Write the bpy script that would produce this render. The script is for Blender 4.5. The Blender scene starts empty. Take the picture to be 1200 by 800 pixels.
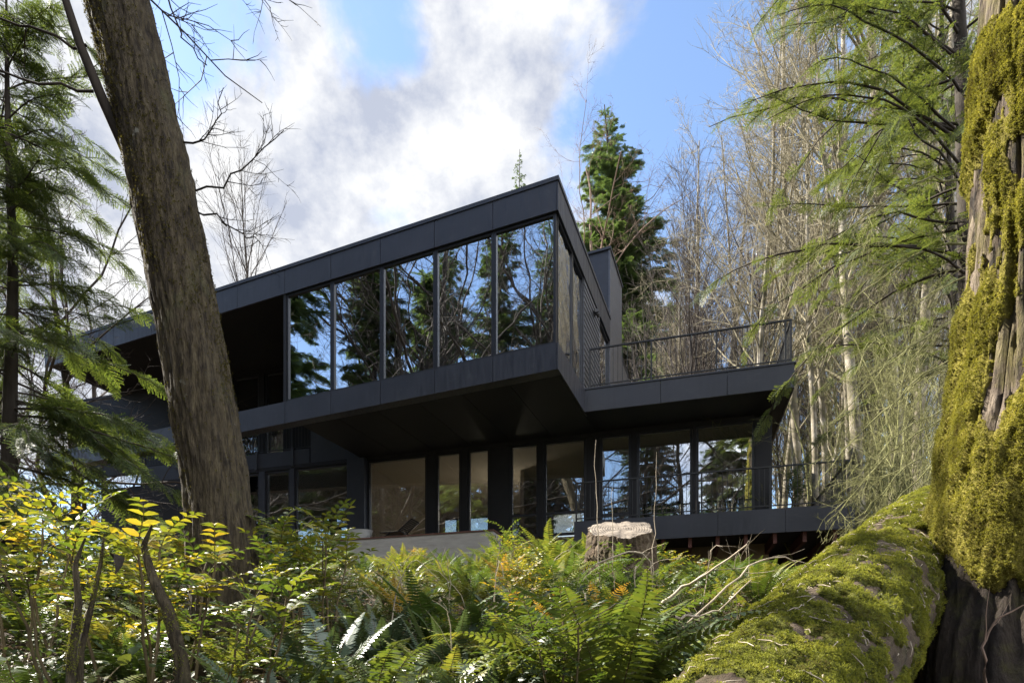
import bpy, math
import numpy as np
from mathutils import Vector

R = math.radians
scene = bpy.context.scene
COL = scene.collection
rng = np.random.default_rng(7)

# ------------------------------------------------------------------ helpers
def lin(r, g, b):
    f = lambda c: (c/255/12.92) if c/255 <= .04045 else ((c/255+.055)/1.055)**2.4
    return (f(r), f(g), f(b), 1)

def hash3(ix, iy, iz, seed):
    n = (ix*374761393 + iy*668265263 + iz*2147483647 + seed*1274126177) & 0xffffffff
    n = ((n ^ (n >> 13))*1274126177) & 0xffffffff
    n = ((n ^ (n >> 16))*2246822519) & 0xffffffff
    return ((n ^ (n >> 15)) & 0xffff)/65535.0

def vnoise(p, seed=0):
    p = np.asarray(p, float); f = np.floor(p).astype(np.int64); t = p-f; t = t*t*(3-2*t)
    out = 0
    for dx in (0, 1):
        wx = t[:, 0] if dx else 1-t[:, 0]
        for dy in (0, 1):
            wy = t[:, 1] if dy else 1-t[:, 1]
            for dz in (0, 1):
                wz = t[:, 2] if dz else 1-t[:, 2]
                out = out + wx*wy*wz*hash3(f[:, 0]+dx, f[:, 1]+dy, f[:, 2]+dz, seed)
    return out

def fbm(p, octaves=4, seed=0):
    p = np.asarray(p, float); s = 0; a = .5
    for k in range(octaves):
        s = s+a*vnoise(p, seed+k); p = p*2.03+11.7; a *= .5
    return s/(1-.5**octaves)

def make_mesh(name, V, groups, mats, smooth=True, midx=None):
    """groups: list of (m,k) int arrays"""
    me = bpy.data.meshes.new(name)
    V = np.asarray(V, np.float32).reshape(-1, 3)
    groups = [np.asarray(g, np.int32) for g in groups if len(g)]
    me.vertices.add(len(V)); me.vertices.foreach_set('co', V.ravel())
    tot = np.concatenate([np.full(len(g), g.shape[1], np.int32) for g in groups])
    loops = np.concatenate([g.ravel() for g in groups])
    start = np.concatenate([[0], np.cumsum(tot)[:-1]]).astype(np.int32)
    me.loops.add(len(loops)); me.loops.foreach_set('vertex_index', loops)
    me.polygons.add(len(tot)); me.polygons.foreach_set('loop_start', start); me.polygons.foreach_set('loop_total', tot)
    if midx is not None:
        me.polygons.foreach_set('material_index', np.asarray(midx, np.int32))
    me.polygons.foreach_set('use_smooth', np.full(len(tot), bool(smooth)))
    for m in (mats if isinstance(mats, (list, tuple)) else [mats]):
        me.materials.append(m)
    me.update(calc_edges=True); me.validate()
    return me

def link(name, me, parent=None, loc=(0, 0, 0)):
    o = bpy.data.objects.new(name, me); COL.objects.link(o)
    if parent: o.parent = parent
    o.location = loc
    return o

class MB:
    """collects verts and faces of one mesh"""
    def __init__(s): s.V = []; s.F = {}; s.n = 0
    def add(s, V, groups):
        V = np.asarray(V, float).reshape(-1, 3)
        for g in groups:
            g = np.asarray(g, np.int64)
            if len(g): s.F.setdefault(g.shape[1], []).append(g+s.n)
        s.V.append(V); s.n += len(V); return s
    def get(s): return np.concatenate(s.V), [np.concatenate(v) for v in s.F.values()]
    def build(s, name, mat, parent=None, off=None, smooth=False):
        V, G = s.get()
        if off is not None: V = V-np.asarray(off)
        return link(name, make_mesh(name, V, G, mat, smooth), parent)

BOXF = np.array([[0, 3, 2, 1], [4, 5, 6, 7], [0, 1, 5, 4], [1, 2, 6, 5], [2, 3, 7, 6], [3, 0, 4, 7]])
def boxv(x0, x1, y0, y1, z0, z1):
    return np.array([[x0, y0, z0], [x1, y0, z0], [x1, y1, z0], [x0, y1, z0], [x0, y0, z1], [x1, y0, z1], [x1, y1, z1], [x0, y1, z1]], float)

def frames_of(P):
    T = np.gradient(P, axis=1); T /= np.linalg.norm(T, axis=2, keepdims=True)+1e-9
    m = T.mean(axis=1); ref = np.where(np.abs(m[:, 2:3]) < .85, np.array([[0, 0, 1.]]), np.array([[1., 0, 0]]))[:, None, :]
    N = np.cross(T, np.broadcast_to(ref, T.shape)); N /= np.linalg.norm(N, axis=2, keepdims=True)+1e-9
    return T, N, np.cross(T, N)

def tubes(P, Rd, sides):
    """P (n,k,3), Rd (n,k) -> verts, quads"""
    n, k, _ = P.shape
    T, N, B = frames_of(P)
    a = np.arange(sides)*2*np.pi/sides
    V = P[:, :, None, :]+Rd[:, :, None, None]*(np.cos(a)[None, None, :, None]*N[:, :, None, :]+np.sin(a)[None, None, :, None]*B[:, :, None, :])
    V = V.reshape(-1, 3)
    i = np.arange(n)[:, None, None]*k*sides; j = np.arange(k-1)[None, :, None]*sides; s = np.arange(sides)[None, None, :]
    s2 = (s+1) % sides
    q = np.stack([i+j+s, i+j+s2, i+j+sides+s2, i+j+sides+s], -1).reshape(-1, 4)
    return V, q

def inst(V, groups, M, T):
    V = np.asarray(V); n = len(T); nv = len(V)
    W = np.einsum('nij,vj->nvi', M, V)+T[:, None, :]
    o = (np.arange(n)*nv)[:, None, None]
    return W.reshape(-1, 3), [(np.asarray(g)[None]+o).reshape(-1, np.asarray(g).shape[1]) for g in groups]

def norm(a): return a/(np.linalg.norm(a, axis=-1, keepdims=True)+1e-9)

def tag(o, label, cat, group=None, kind=None):
    if label: o['label'] = label
    if cat: o['category'] = cat
    if group: o['group'] = group
    if kind: o['kind'] = kind
    return o

def thing(name, label, cat, loc=(0, 0, 0), rotz=0, group=None, scale=1):
    o = bpy.data.objects.new(name, None); COL.objects.link(o)
    o.location = loc; o.rotation_euler = (0, 0, rotz); o.scale = (scale,)*3
    return tag(o, label, cat, group)

def copy_tree(root, loc, rotz=0, scale=1, label=None, group=None, tilt=(0, 0)):
    r = root.copy(); COL.objects.link(r)
    r.location = loc; r.rotation_euler = (tilt[0], tilt[1], rotz); r.scale = (scale,)*3
    if label: r['label'] = label
    if group: r['group'] = group
    for ch in list(root.children):
        c = ch.copy(); COL.objects.link(c); c.parent = r
        for g in list(ch.children):
            d = g.copy(); COL.objects.link(d); d.parent = c
    return r

# ------------------------------------------------------------------ materials
def newmat(name):
    m = bpy.data.materials.new(name); m.use_nodes = True
    nt = m.node_tree; nt.nodes.clear()
    out = nt.nodes.new('ShaderNodeOutputMaterial')
    return m, nt, out

def N(nt, t, **kw):
    n = nt.nodes.new(t)
    for k, v in kw.items():
        if k.startswith('_'): setattr(n, k[1:], v)
        else: n.inputs[k.replace('__', ' ')].default_value = v
    return n

def ramp(nt, stops, interp='LINEAR'):
    n = nt.nodes.new('ShaderNodeValToRGB'); cr = n.color_ramp; cr.interpolation = interp
    while len(cr.elements) < len(stops): cr.elements.new(.5)
    for e, (p, c) in zip(cr.elements, stops): e.position = p; e.color = c if len(c) == 4 else (*c, 1)
    return n

def noise_mat(name, stops, scale=5, stretch=(1, 1, 1), rough=.8, bump=.3, bumpscale=None, detail=6, spec=.3, bdist=.02, noise_rough=.6):
    m, nt, out = newmat(name); L = nt.links.new
    tc = nt.nodes.new('ShaderNodeTexCoord'); mp = nt.nodes.new('ShaderNodeMapping'); mp.inputs['Scale'].default_value = stretch
    L(tc.outputs['Object'], mp.inputs['Vector'])
    nz = N(nt, 'ShaderNodeTexNoise', Scale=scale, Detail=detail, Roughness=noise_rough); L(mp.outputs[0], nz.inputs['Vector'])
    cr = ramp(nt, stops); L(nz.outputs['Fac'], cr.inputs[0])
    p = N(nt, 'ShaderNodeBsdfPrincipled', Roughness=rough); p.inputs['Specular IOR Level'].default_value = spec
    L(cr.outputs[0], p.inputs['Base Color'])
    if bump:
        n2 = N(nt, 'ShaderNodeTexNoise', Scale=bumpscale or scale*3, Detail=8, Roughness=.65); L(mp.outputs[0], n2.inputs['Vector'])
        b = N(nt, 'ShaderNodeBump', Strength=bump, Distance=bdist); L(n2.outputs['Fac'], b.inputs['Height']); L(b.outputs[0], p.inputs['Normal'])
    L(p.outputs[0], out.inputs[0])
    return m

def leaf_mat(name, stops, rough=.4, spec=.5, trans=.35, tcol=(1.3, 1.25, .5), obj_var=.5, patch=0):
    """stops: colour ramp over a per-leaf/per-plant random value; light also passes through the leaf"""
    m, nt, out = newmat(name); L = nt.links.new
    ge = nt.nodes.new('ShaderNodeNewGeometry'); oi = nt.nodes.new('ShaderNodeObjectInfo')
    mx = N(nt, 'ShaderNodeMix'); mx.inputs[0].default_value = obj_var
    L(ge.outputs['Random Per Island'], mx.inputs[2]); L(oi.outputs['Random'], mx.inputs[3])
    cr = ramp(nt, stops); fac = mx.outputs[0]
    if patch:
        tc = nt.nodes.new('ShaderNodeTexCoord'); nz = N(nt, 'ShaderNodeTexNoise', Scale=patch, Detail=5, Roughness=.65); L(tc.outputs['Object'], nz.inputs['Vector'])
        mr = N(nt, 'ShaderNodeMapRange'); L(nz.outputs['Fac'], mr.inputs['Value']); mr.inputs['From Min'].default_value = .33; mr.inputs['From Max'].default_value = .67
        m2 = N(nt, 'ShaderNodeMix'); m2.inputs[0].default_value = .62; L(fac, m2.inputs[2]); L(mr.outputs[0], m2.inputs[3]); fac = m2.outputs[0]
    L(fac, cr.inputs[0])
    p = N(nt, 'ShaderNodeBsdfPrincipled', Roughness=rough); p.inputs['Specular IOR Level'].default_value = spec
    L(cr.outputs[0], p.inputs['Base Color'])
    t = nt.nodes.new('ShaderNodeBsdfTranslucent')
    mm = N(nt, 'ShaderNodeMix', _data_type='RGBA', _blend_type='MULTIPLY'); mm.inputs[0].default_value = 1
    L(cr.outputs[0], mm.inputs[6]); mm.inputs[7].default_value = (*tcol, 1); L(mm.outputs[2], t.inputs['Color'])
    ms = N(nt, 'ShaderNodeMixShader'); ms.inputs[0].default_value = trans
    L(p.outputs[0], ms.inputs[1]); L(t.outputs[0], ms.inputs[2]); L(ms.outputs[0], out.inputs[0])
    return m

def plain(name, col, rough=.5, metal=0, spec=.5, var=.15, scale=3, bump=0):
    c = np.array(col[:3]); lo = tuple(c*(1-var))+(1,); hi = tuple(c*(1+var))+(1,)
    m = noise_mat(name, [(.3, lo), (.7, hi)], scale=scale, rough=rough, bump=bump, spec=spec)
    m.node_tree.nodes['Principled BSDF'].inputs['Metallic'].default_value = metal
    return m

def glass_mat(name, wav=.002, wscale=1.2, refl=.45):
    m, nt, out = newmat(name); L = nt.links.new
    tc = nt.nodes.new('ShaderNodeTexCoord')
    nz = N(nt, 'ShaderNodeTexNoise', Scale=wscale, Detail=1.0); L(tc.outputs['Object'], nz.inputs['Vector'])
    b = N(nt, 'ShaderNodeBump', Strength=1.0, Distance=wav); L(nz.outputs['Fac'], b.inputs['Height'])
    g = N(nt, 'ShaderNodeBsdfGlossy', Roughness=0.0, Color=(.92, .96, 1, 1)); L(b.outputs[0], g.inputs['Normal'])
    t = N(nt, 'ShaderNodeBsdfTransparent', Color=(.86, .88, .87, 1))
    fr = N(nt, 'ShaderNodeFresnel', IOR=1.5)
    ad = N(nt, 'ShaderNodeMath', _operation='MULTIPLY_ADD'); ad.inputs[1].default_value = 1-refl; ad.inputs[2].default_value = refl
    L(fr.outputs[0], ad.inputs[0])
    ms = nt.nodes.new('ShaderNodeMixShader'); L(ad.outputs[0], ms.inputs[0]); L(t.outputs[0], ms.inputs[1]); L(g.outputs[0], ms.inputs[2])
    L(ms.outputs[0], out.inputs[0])
    return m

M = {}
M['panel'] = noise_mat('black_metal_panel', [(.3, (.019, .021, .029, 1)), (.7, (.027, .029, .039, 1))], scale=1.3, rough=.42, bump=.03, bumpscale=6, spec=.5)
nt_ = M['panel'].node_tree; tc_ = nt_.nodes.new('ShaderNodeTexCoord'); mp_ = nt_.nodes.new('ShaderNodeMapping'); mp_.inputs['Scale'].default_value = (7, 7, .7); nt_.links.new(tc_.outputs['Object'], mp_.inputs[0])
nz_ = N(nt_, 'ShaderNodeTexNoise', Scale=2.2, Detail=7, Roughness=.65); nt_.links.new(mp_.outputs[0], nz_.inputs['Vector'])
mr_ = N(nt_, 'ShaderNodeMapRange'); nt_.links.new(nz_.outputs['Fac'], mr_.inputs['Value']); mr_.inputs['From Min'].default_value = .3; mr_.inputs['From Max'].default_value = .7; mr_.inputs['To Min'].default_value = .3; mr_.inputs['To Max'].default_value = .58
nt_.links.new(mr_.outputs[0], nt_.nodes['Principled BSDF'].inputs['Roughness'])
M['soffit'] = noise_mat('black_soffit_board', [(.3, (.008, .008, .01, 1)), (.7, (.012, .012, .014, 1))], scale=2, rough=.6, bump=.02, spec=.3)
M['siding'] = noise_mat('sky_sheen_siding', [(.3, (.055, .057, .066, 1)), (.7, (.085, .088, .10, 1))], scale=2, stretch=(1, 1, 6), rough=.33, bump=.06, spec=.6)  # black paint lightened in its colour to hold the bright sky reflection
M['frame'] = plain('black_window_frame', (.012, .0125, .016), rough=.4)
M['rail'] = plain('black_railing_steel', (.012, .012, .013), rough=.45, metal=0)
M['glass'] = glass_mat('window_glass', .004, 1.1, .62)
M['blind'] = plain('cream_blind_cloth', (.8, .76, .68), rough=.9, var=.03)
M['glass_blind'] = glass_mat('terrace_door_glass', .002, 1, .2)
M['glass_clear'] = glass_mat('added_rear_glass', .001, 1, .04)
M['glass_wavy'] = glass_mat('wavy_window_glass', .035, 1.7, .5)
M['glass_low'] = glass_mat('lower_window_glass', .003, 1.0, .34)
M['ceiling'] = plain('cream_ceiling', (.62, .57, .49), rough=.8, var=.04)
M['inwall'] = plain('cream_room_wall', (.46, .42, .36), rough=.8, var=.06)
M['infloor'] = plain('oak_room_floor', (.52, .40, .27), rough=.4, var=.2)
M['concrete'] = noise_mat('board_marked_concrete', [(.3, (.30, .285, .26, 1)), (.7, (.42, .40, .37, 1))], scale=2.5, stretch=(1, 1, 5), rough=.85, bump=.15)
M['coping'] = plain('rusty_coping', (.11, .05, .035), rough=.7)
M['foundation'] = noise_mat('tan_foundation_wall', [(.3, (.26, .2, .13, 1)), (.7, (.34, .27, .18, 1))], scale=4, rough=.85, bump=.1)
M['rafter'] = plain('red_brown_deck_joist', (.09, .028, .018), rough=.7)

def add_patches(m, col, scale, thr, soft=.06, amount=1, stretch=(1, 1, 1)):
    nt = m.node_tree; L = nt.links.new; p = nt.nodes['Principled BSDF']; src = p.inputs['Base Color'].links[0].from_socket
    tc = nt.nodes.new('ShaderNodeTexCoord'); mp = nt.nodes.new('ShaderNodeMapping'); mp.inputs['Scale'].default_value = stretch; mp.inputs['Location'].default_value = (5, 3, 1); L(tc.outputs['Object'], mp.inputs[0])
    nz = N(nt, 'ShaderNodeTexNoise', Scale=scale, Detail=8, Roughness=.7); L(mp.outputs[0], nz.inputs['Vector'])
    mr = N(nt, 'ShaderNodeMapRange'); L(nz.outputs['Fac'], mr.inputs['Value']); mr.inputs['From Min'].default_value = thr; mr.inputs['From Max'].default_value = thr+soft; mr.inputs['To Max'].default_value = amount
    mx = N(nt, 'ShaderNodeMix', _data_type='RGBA'); L(mr.outputs[0], mx.inputs[0]); L(src, mx.inputs[6]); mx.inputs[7].default_value = (*col, 1); L(mx.outputs[2], p.inputs['Base Color'])
add_patches(M['panel'], (.06, .062, .066), 3, .56, .15, .35, (1, 1, 2.5))
M['earth'] = noise_mat('forest_earth', [(.25, (.03, .02, .012, 1)), (.5, (.06, .042, .025, 1)), (.75, (.10, .075, .045, 1))], scale=6, rough=.95, bump=.8, bumpscale=22, bdist=.06)
M['litter'] = leaf_mat('fallen_leaf', [(0, (.16, .10, .05, 1)), (.4, (.26, .18, .10, 1)), (.7, (.12, .065, .03, 1)), (1, (.34, .27, .17, 1))], rough=.55, trans=.15, tcol=(1, 1, 1), obj_var=0)

M['bark_brown'] = noise_mat('brown_green_bark', [(.36, (.022, .016, .011, 1)), (.5, (.075, .058, .035, 1)), (.62, (.12, .095, .055, 1)), (.75, (.17, .15, .085, 1))], scale=26, stretch=(1, 1, .16), rough=.95, bump=1.0, bumpscale=60, bdist=.06, detail=7, noise_rough=.7)
M['bark_root_shade'] = noise_mat('shade_darkened_root_bark', [(.3, (.014, .01, .008, 1)), (.7, (.05, .038, .028, 1))], scale=9, stretch=(1, 1, .2), rough=.95, bump=1, bumpscale=24, bdist=.05)  # deep shade at the trunk base painted in as darker bark
add_patches(M['bark_root_shade'], (.075, .07, .02), 5, .5, .2, .8)
add_patches(M['bark_brown'], (.10, .10, .045), 2.6, .55, .12, .6, (1, 1, .6)); add_patches(M['bark_brown'], (.24, .24, .20), 5, .64, .04, .7)
M['bark_grey'] = noise_mat('furrowed_grey_bark', [(.38, (.016, .012, .009, 1)), (.48, (.075, .056, .040, 1)), (.68, (.20, .16, .12, 1))], scale=15, stretch=(1, 1, .16), rough=.95, bump=1, bumpscale=24, bdist=.06, detail=4)
M['bark_log'] = noise_mat('rotting_log_bark', [(.3, (.03, .02, .013, 1)), (.55, (.085, .06, .038, 1)), (.8, (.17, .13, .09, 1))], scale=10, rough=.95, bump=1, bumpscale=30, bdist=.03)
M['bark_dark'] = noise_mat('dark_bark', [(.3, (.018, .014, .011, 1)), (.7, (.05, .04, .03, 1))], scale=8, stretch=(1, 1, .3), rough=.95, bump=.6, bdist=.02)
M['bark_alder'] = noise_mat('pale_alder_bark', [(.35, (.06, .055, .03, 1)), (.5, (.17, .145, .10, 1)), (.62, (.30, .27, .22, 1)), (.8, (.42, .39, .34, 1))], scale=2.2, stretch=(1, 1, .6), rough=.9, bump=.4, bumpscale=14, detail=8)
M['twig_alder'] = noise_mat('alder_twig', [(.3, (.13, .115, .06, 1)), (.6, (.26, .225, .15, 1)), (.8, (.33, .27, .21, 1))], scale=1.5, rough=.9, bump=0)
M['twig_moss'] = noise_mat('lichen_twig', [(.3, (.06, .055, .025, 1)), (.5, (.14, .14, .05, 1)), (.8, (.27, .25, .14, 1))], scale=4, rough=.95, bump=0)
M['twig_dark'] = noise_mat('dark_twig', [(.3, (.035, .027, .022, 1)), (.7, (.075, .06, .05, 1))], scale=3, rough=.9, bump=0)
M['twig_dry'] = noise_mat('dry_twig', [(.3, (.2, .16, .11, 1)), (.7, (.42, .36, .28, 1))], scale=8, rough=.9, bump=0)
M['twig_red'] = noise_mat('catkin_twig', [(.3, (.13, .085, .06, 1)), (.7, (.22, .15, .11, 1))], scale=3, rough=.9, bump=0)
M['cutwood'] = noise_mat('weathered_cut_wood', [(.35, (.10, .08, .06, 1)), (.5, (.22, .18, .14, 1)), (.7, (.34, .29, .23, 1))], scale=7, rough=.9, bump=.9, bumpscale=26, bdist=.03)

m_s, nt_s, out_s = newmat('sawn_stump_rings'); Ls = nt_s.links.new
tcs = nt_s.nodes.new('ShaderNodeTexCoord'); mps = nt_s.nodes.new('ShaderNodeMapping'); mps.inputs['Scale'].default_value = (1, 1, 0); Ls(tcs.outputs['Object'], mps.inputs[0])
wv = N(nt_s, 'ShaderNodeTexWave', _wave_type='RINGS', _rings_direction='Z', Scale=9, Distortion=.9, Detail=3); wv.inputs['Detail Scale'].default_value = 1.5; Ls(mps.outputs[0], wv.inputs['Vector'])
nzs = N(nt_s, 'ShaderNodeTexNoise', Scale=9, Detail=7); Ls(tcs.outputs['Object'], nzs.inputs['Vector'])
mxs = N(nt_s, 'ShaderNodeMix'); mxs.inputs[0].default_value = .82; Ls(wv.outputs['Fac'], mxs.inputs[2]); Ls(nzs.outputs['Fac'], mxs.inputs[3])
crs = ramp(nt_s, [(.36, (.035, .027, .02)), (.5, (.12, .095, .07)), (.66, (.21, .175, .135))]); Ls(mxs.outputs[0], crs.inputs[0])
bs = N(nt_s, 'ShaderNodeBsdfPrincipled', Roughness=.9); Ls(crs.outputs[0], bs.inputs['Base Color'])
bms = N(nt_s, 'ShaderNodeBump', Strength=.8, Distance=.02); Ls(mxs.outputs[0], bms.inputs['Height']); Ls(bms.outputs[0], bs.inputs['Normal']); Ls(bs.outputs[0], out_s.inputs[0]); M['cutwood'] = m_s
M['hemlock'] = leaf_mat('hemlock_needles', [(0, (.036, .06, .022, 1)), (.5, (.06, .09, .03, 1)), (.85, (.10, .13, .042, 1)), (1, (.19, .21, .065, 1))], rough=.5, spec=.4, trans=.45, obj_var=0)
M['fir_near'] = leaf_mat('bright_fir_needles', [(0, (.04, .065, .026, 1)), (.5, (.08, .108, .038, 1)), (1, (.155, .17, .06, 1))], rough=.5, spec=.4, trans=.4, obj_var=0)
M['fir_far'] = leaf_mat('dark_fir_needles', [(0, (.05, .09, .05, 1)), (.5, (.08, .125, .062, 1)), (1, (.125, .16, .072, 1))], rough=.55, spec=.3, trans=.38, obj_var=.2)
M['moss'] = leaf_mat('moss', [(.1, (.09, .07, .032, 1)), (.3, (.13, .125, .034, 1)), (.5, (.215, .21, .052, 1)), (.75, (.32, .30, .085, 1)), (1, (.43, .38, .14, 1))], rough=.8, spec=.1, trans=.35, tcol=(1.2, 1.15, .5), obj_var=0, patch=5)
M['moss_green'] = leaf_mat('green_moss', [(.1, (.12, .085, .045, 1)), (.3, (.13, .14, .03, 1)), (.5, (.20, .22, .036, 1)), (.8, (.30, .29, .055, 1)), (1, (.36, .31, .11, 1))], rough=.8, spec=.1, trans=.35, tcol=(1.2, 1.15, .5), obj_var=0, patch=6)
M['moss_base'] = noise_mat('moss_mat', [(.3, (.08, .07, .015, 1)), (.7, (.22, .19, .038, 1))], scale=14, rough=.95, bump=1, bumpscale=60, bdist=.03, spec=.1)
M['moss_base_green'] = noise_mat('green_moss_mat', [(.3, (.05, .058, .013, 1)), (.7, (.15, .15, .034, 1))], scale=14, rough=.95, bump=1, bumpscale=60, bdist=.03, spec=.1)

M['fern'] = leaf_mat('fern_pinna', [(0, (.04, .07, .022, 1)), (.4, (.075, .115, .03, 1)), (.72, (.15, .17, .04, 1)), (1, (.26, .22, .055, 1))], rough=.38, spec=.6, trans=.32, obj_var=.75)
M['fern_grey'] = leaf_mat('glossy_grey_fern', [(0, (.045, .07, .045, 1)), (1, (.075, .11, .06, 1))], rough=.4, spec=.7, trans=.2, obj_var=.6)
M['fern_gold'] = leaf_mat('gold_fern_pinna', [(0, (.28, .22, .04, 1)), (.5, (.42, .29, .05, 1)), (1, (.45, .22, .05, 1))], rough=.5, spec=.3, trans=.45, tcol=(1.3, 1.1, .6), obj_var=.5)
M['fern_dead'] = leaf_mat('withered_pinna', [(0, (.14, .08, .04, 1)), (.5, (.25, .16, .08, 1)), (1, (.36, .26, .14, 1))], rough=.7, spec=.2, trans=.3, tcol=(1, .9, .7), obj_var=.5)
M['mahonia'] = leaf_mat('mahonia_leaflet', [(0, (.035, .06, .022, 1)), (.35, (.07, .105, .028, 1)), (.6, (.14, .16, .035, 1)), (.8, (.27, .24, .045, 1)), (1, (.38, .17, .04, 1))], rough=.45, spec=.4, trans=.42, tcol=(1.4, 1.35, .4), obj_var=.6)
M['salal'] = leaf_mat('salal_leaf', [(0, (.03, .05, .02, 1)), (.5, (.055, .08, .03, 1)), (.85, (.10, .12, .035, 1)), (1, (.18, .16, .05, 1))], rough=.5, spec=.4, trans=.3, obj_var=.3)
M['stem'] = noise_mat('plant_stem', [(.3, (.07, .05, .03, 1)), (.7, (.14, .11, .05, 1))], scale=10, rough=.8, bump=0)
M['shrub'] = leaf_mat('evergreen_shrub_leaf', [(0, (.03, .06, .02, 1)), (1, (.07, .11, .03, 1))], rough=.4, spec=.5, trans=.3, obj_var=0)

add_patches(M['bark_grey'], (.12, .105, .028), 4, .47, .18, .75, (1, 1, .5)); add_patches(M['bark_log'], (.06, .06, .018), 7, .5, .2, .6)

# ------------------------------------------------------------------ terrain
def gz(x, y):
    x = np.asarray(x, float); y = np.asarray(y, float)
    b = -1.5+np.where(y > 0, .3*np.clip(y, 0, 8), .08*np.clip(y, -40, 0))+.21*np.clip(y-8, 0, 8)+.06*np.clip(y-16, 0, 60)
    b = b-1.6*np.exp(-((x-7.2)**2/9+(y-13)**2/7))                       # hollow under the deck
    b = b-.22*np.clip(-x-5, 0, 14)*np.clip(y/6, 0, 1)                     # falls away beyond the hemlock
    b = b+.10*np.clip(x-9, 0, 60)*np.clip((y-8)/10, 0, 1)               # rises into the alder wood
    return b
def gzf(x, y): return float(gz(x, y))

ax = np.concatenate([-np.geomspace(400, 14, 26), np.linspace(-13, 13, 105), np.geomspace(14, 400, 26)])
ay = np.concatenate([-np.geomspace(200, 4, 18), np.linspace(-3, 20, 93), np.geomspace(21, 400, 26)])
X, Y = np.meshgrid(ax, ay, indexing='ij')
Zt = gz(X, Y)+(fbm(np.stack([X.ravel()*1.3, Y.ravel()*1.3, X.ravel()*0], 1), 4, 3).reshape(X.shape)-.5)*.35
nx, ny = X.shape
ii, jj = np.meshgrid(np.arange(nx-1), np.arange(ny-1), indexing='ij')
a0 = (ii*ny+jj).ravel()
ground = link('ground', make_mesh('ground', np.stack([X, Y, Zt], -1), [np.stack([a0, a0+ny, a0+ny+1, a0+1], 1)], M['earth']))
ground['kind'] = 'structure'

# ------------------------------------------------------------------ house
P0 = np.array([.92, 12.2]); D1 = np.array([-.922, .387]); N1 = np.array([.354, .935])
Q0 = np.array([-4.78, 17.6]); E2 = np.array([.96, -.28]); N2 = np.array([.28, .96])
HB = np.array([0., 15.5, 3.35])
house = thing('modern_house', 'black flat-roofed modern house with glazed box hanging over the lower storey', 'house', tuple(HB))

def fr1(V): V = np.asarray(V, float); return np.column_stack([P0+V[:, :1]*D1+V[:, 1:2]*N1, V[:, 2]])
def fr2(V): V = np.asarray(V, float); return np.column_stack([Q0+V[:, :1]*E2+V[:, 1:2]*N2, V[:, 2]])
F1FLIP = np.array(BOXF)[:, ::-1]
class HMB(MB):
    def b1(s, a0, a1, b0, b1, z0, z1): return s.add(fr1(boxv(a0, a1, b0, b1, z0, z1)), [F1FLIP])
    def b2(s, a0, a1, b0, b1, z0, z1): return s.add(fr2(boxv(a0, a1, b0, b1, z0, z1)), [BOXF])
    def part(s, name, mat, parent=None, label=None):
        o = s.build(name, mat, parent or house, HB if parent is None else None)
        if label: o['label'] = label
        return o

def subpart(mb, name, mat, parent):           # sub-parts share the house base through their part (part sits at the house origin)
    return mb.build(name, mat, parent, HB)

def window(fn, a0, a1, d, z0, z1, glass, fw=.05, rails=(), stiles=(), name='window', depth=.09, label=None):
    """frame mesh with its pane as sub-part; fn is 'b1' or 'b2'; d is the outer face"""
    f = HMB(); g = getattr(f, fn)
    g(a0, a0+fw, d, d+depth, z0, z1); g(a1-fw, a1, d, d+depth, z0, z1)
    g(a0+fw, a1-fw, d, d+depth, z0, z0+fw); g(a0+fw, a1-fw, d, d+depth, z1-fw, z1)
    for r in rails: g(a0+fw, a1-fw, d+.002, d+depth-.002, r-fw/2, r+fw/2)
    for r in stiles: g(r-fw/2, r+fw/2, d+.004, d+depth-.004, z0+fw, z1-fw)
    o = f.part(name, M['frame'], label=label)
    p = HMB(); getattr(p, fn)(a0+fw*.6, a1-fw*.6, d+.04, d+.052, z0+fw*.6, z1-fw*.6)
    subpart(p, 'pane', glass, o)
    return o

# roof of the upper box, its fascia and cap
h = HMB(); h.b1(.03, 16.8, .03, 8.85, 9.26, 9.80); h.part('roof', M['soffit'])
joints = [0, 1.43, 2.86, 4.29, 5.72, 7.15, 8.75, 10.4, 12.0, 13.6, 15.2, 16.85]
h = HMB()
for p, q in zip(joints[:-1], joints[1:]): h.b1(p+.006, q-.006, -.03, 0, 9.2, 9.80)
sj = [0, 1.3, 2.6, 3.93, 5.3]
for p, q in zip(sj[:-1], sj[1:]): h.b1(-.03, 0, p+.006-(.03 if p == 0 else 0), q-.006, 9.2, 9.80)
h.b1(.005, 16.8, .003, .03, 9.21, 9.79); h.b1(.003, .03, .005, 5.3, 9.21, 9.79)
h.part('roof_fascia', M['panel'])
h = HMB(); h.b1(-.05, 16.9, -.05, .02, 9.80, 9.885); h.b1(-.05, .02, .02, 5.3, 9.80, 9.885); h.part('roof_cap', M['panel'])
# floor band of the box
h = HMB()
for p, q in zip(joints[:-1], joints[1:]): h.b1(p+.006, q-.006, -.03, 0, 5.96, 6.5)
h.b1(-.03, 0, -.03, 1.3-.006, 5.96, 6.5); h.b1(-.03, 0, 1.3+.006, 2.5, 5.96, 6.5)
h.b1(.005, 16.8, .003, .28, 5.97, 6.49)
h.part('floor_fascia', M['panel'])
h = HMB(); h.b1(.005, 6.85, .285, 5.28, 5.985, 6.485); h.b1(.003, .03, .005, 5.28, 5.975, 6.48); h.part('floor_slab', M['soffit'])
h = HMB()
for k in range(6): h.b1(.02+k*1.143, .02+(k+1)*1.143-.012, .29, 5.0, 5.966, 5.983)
h.part('soffit', M['soffit'])
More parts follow.
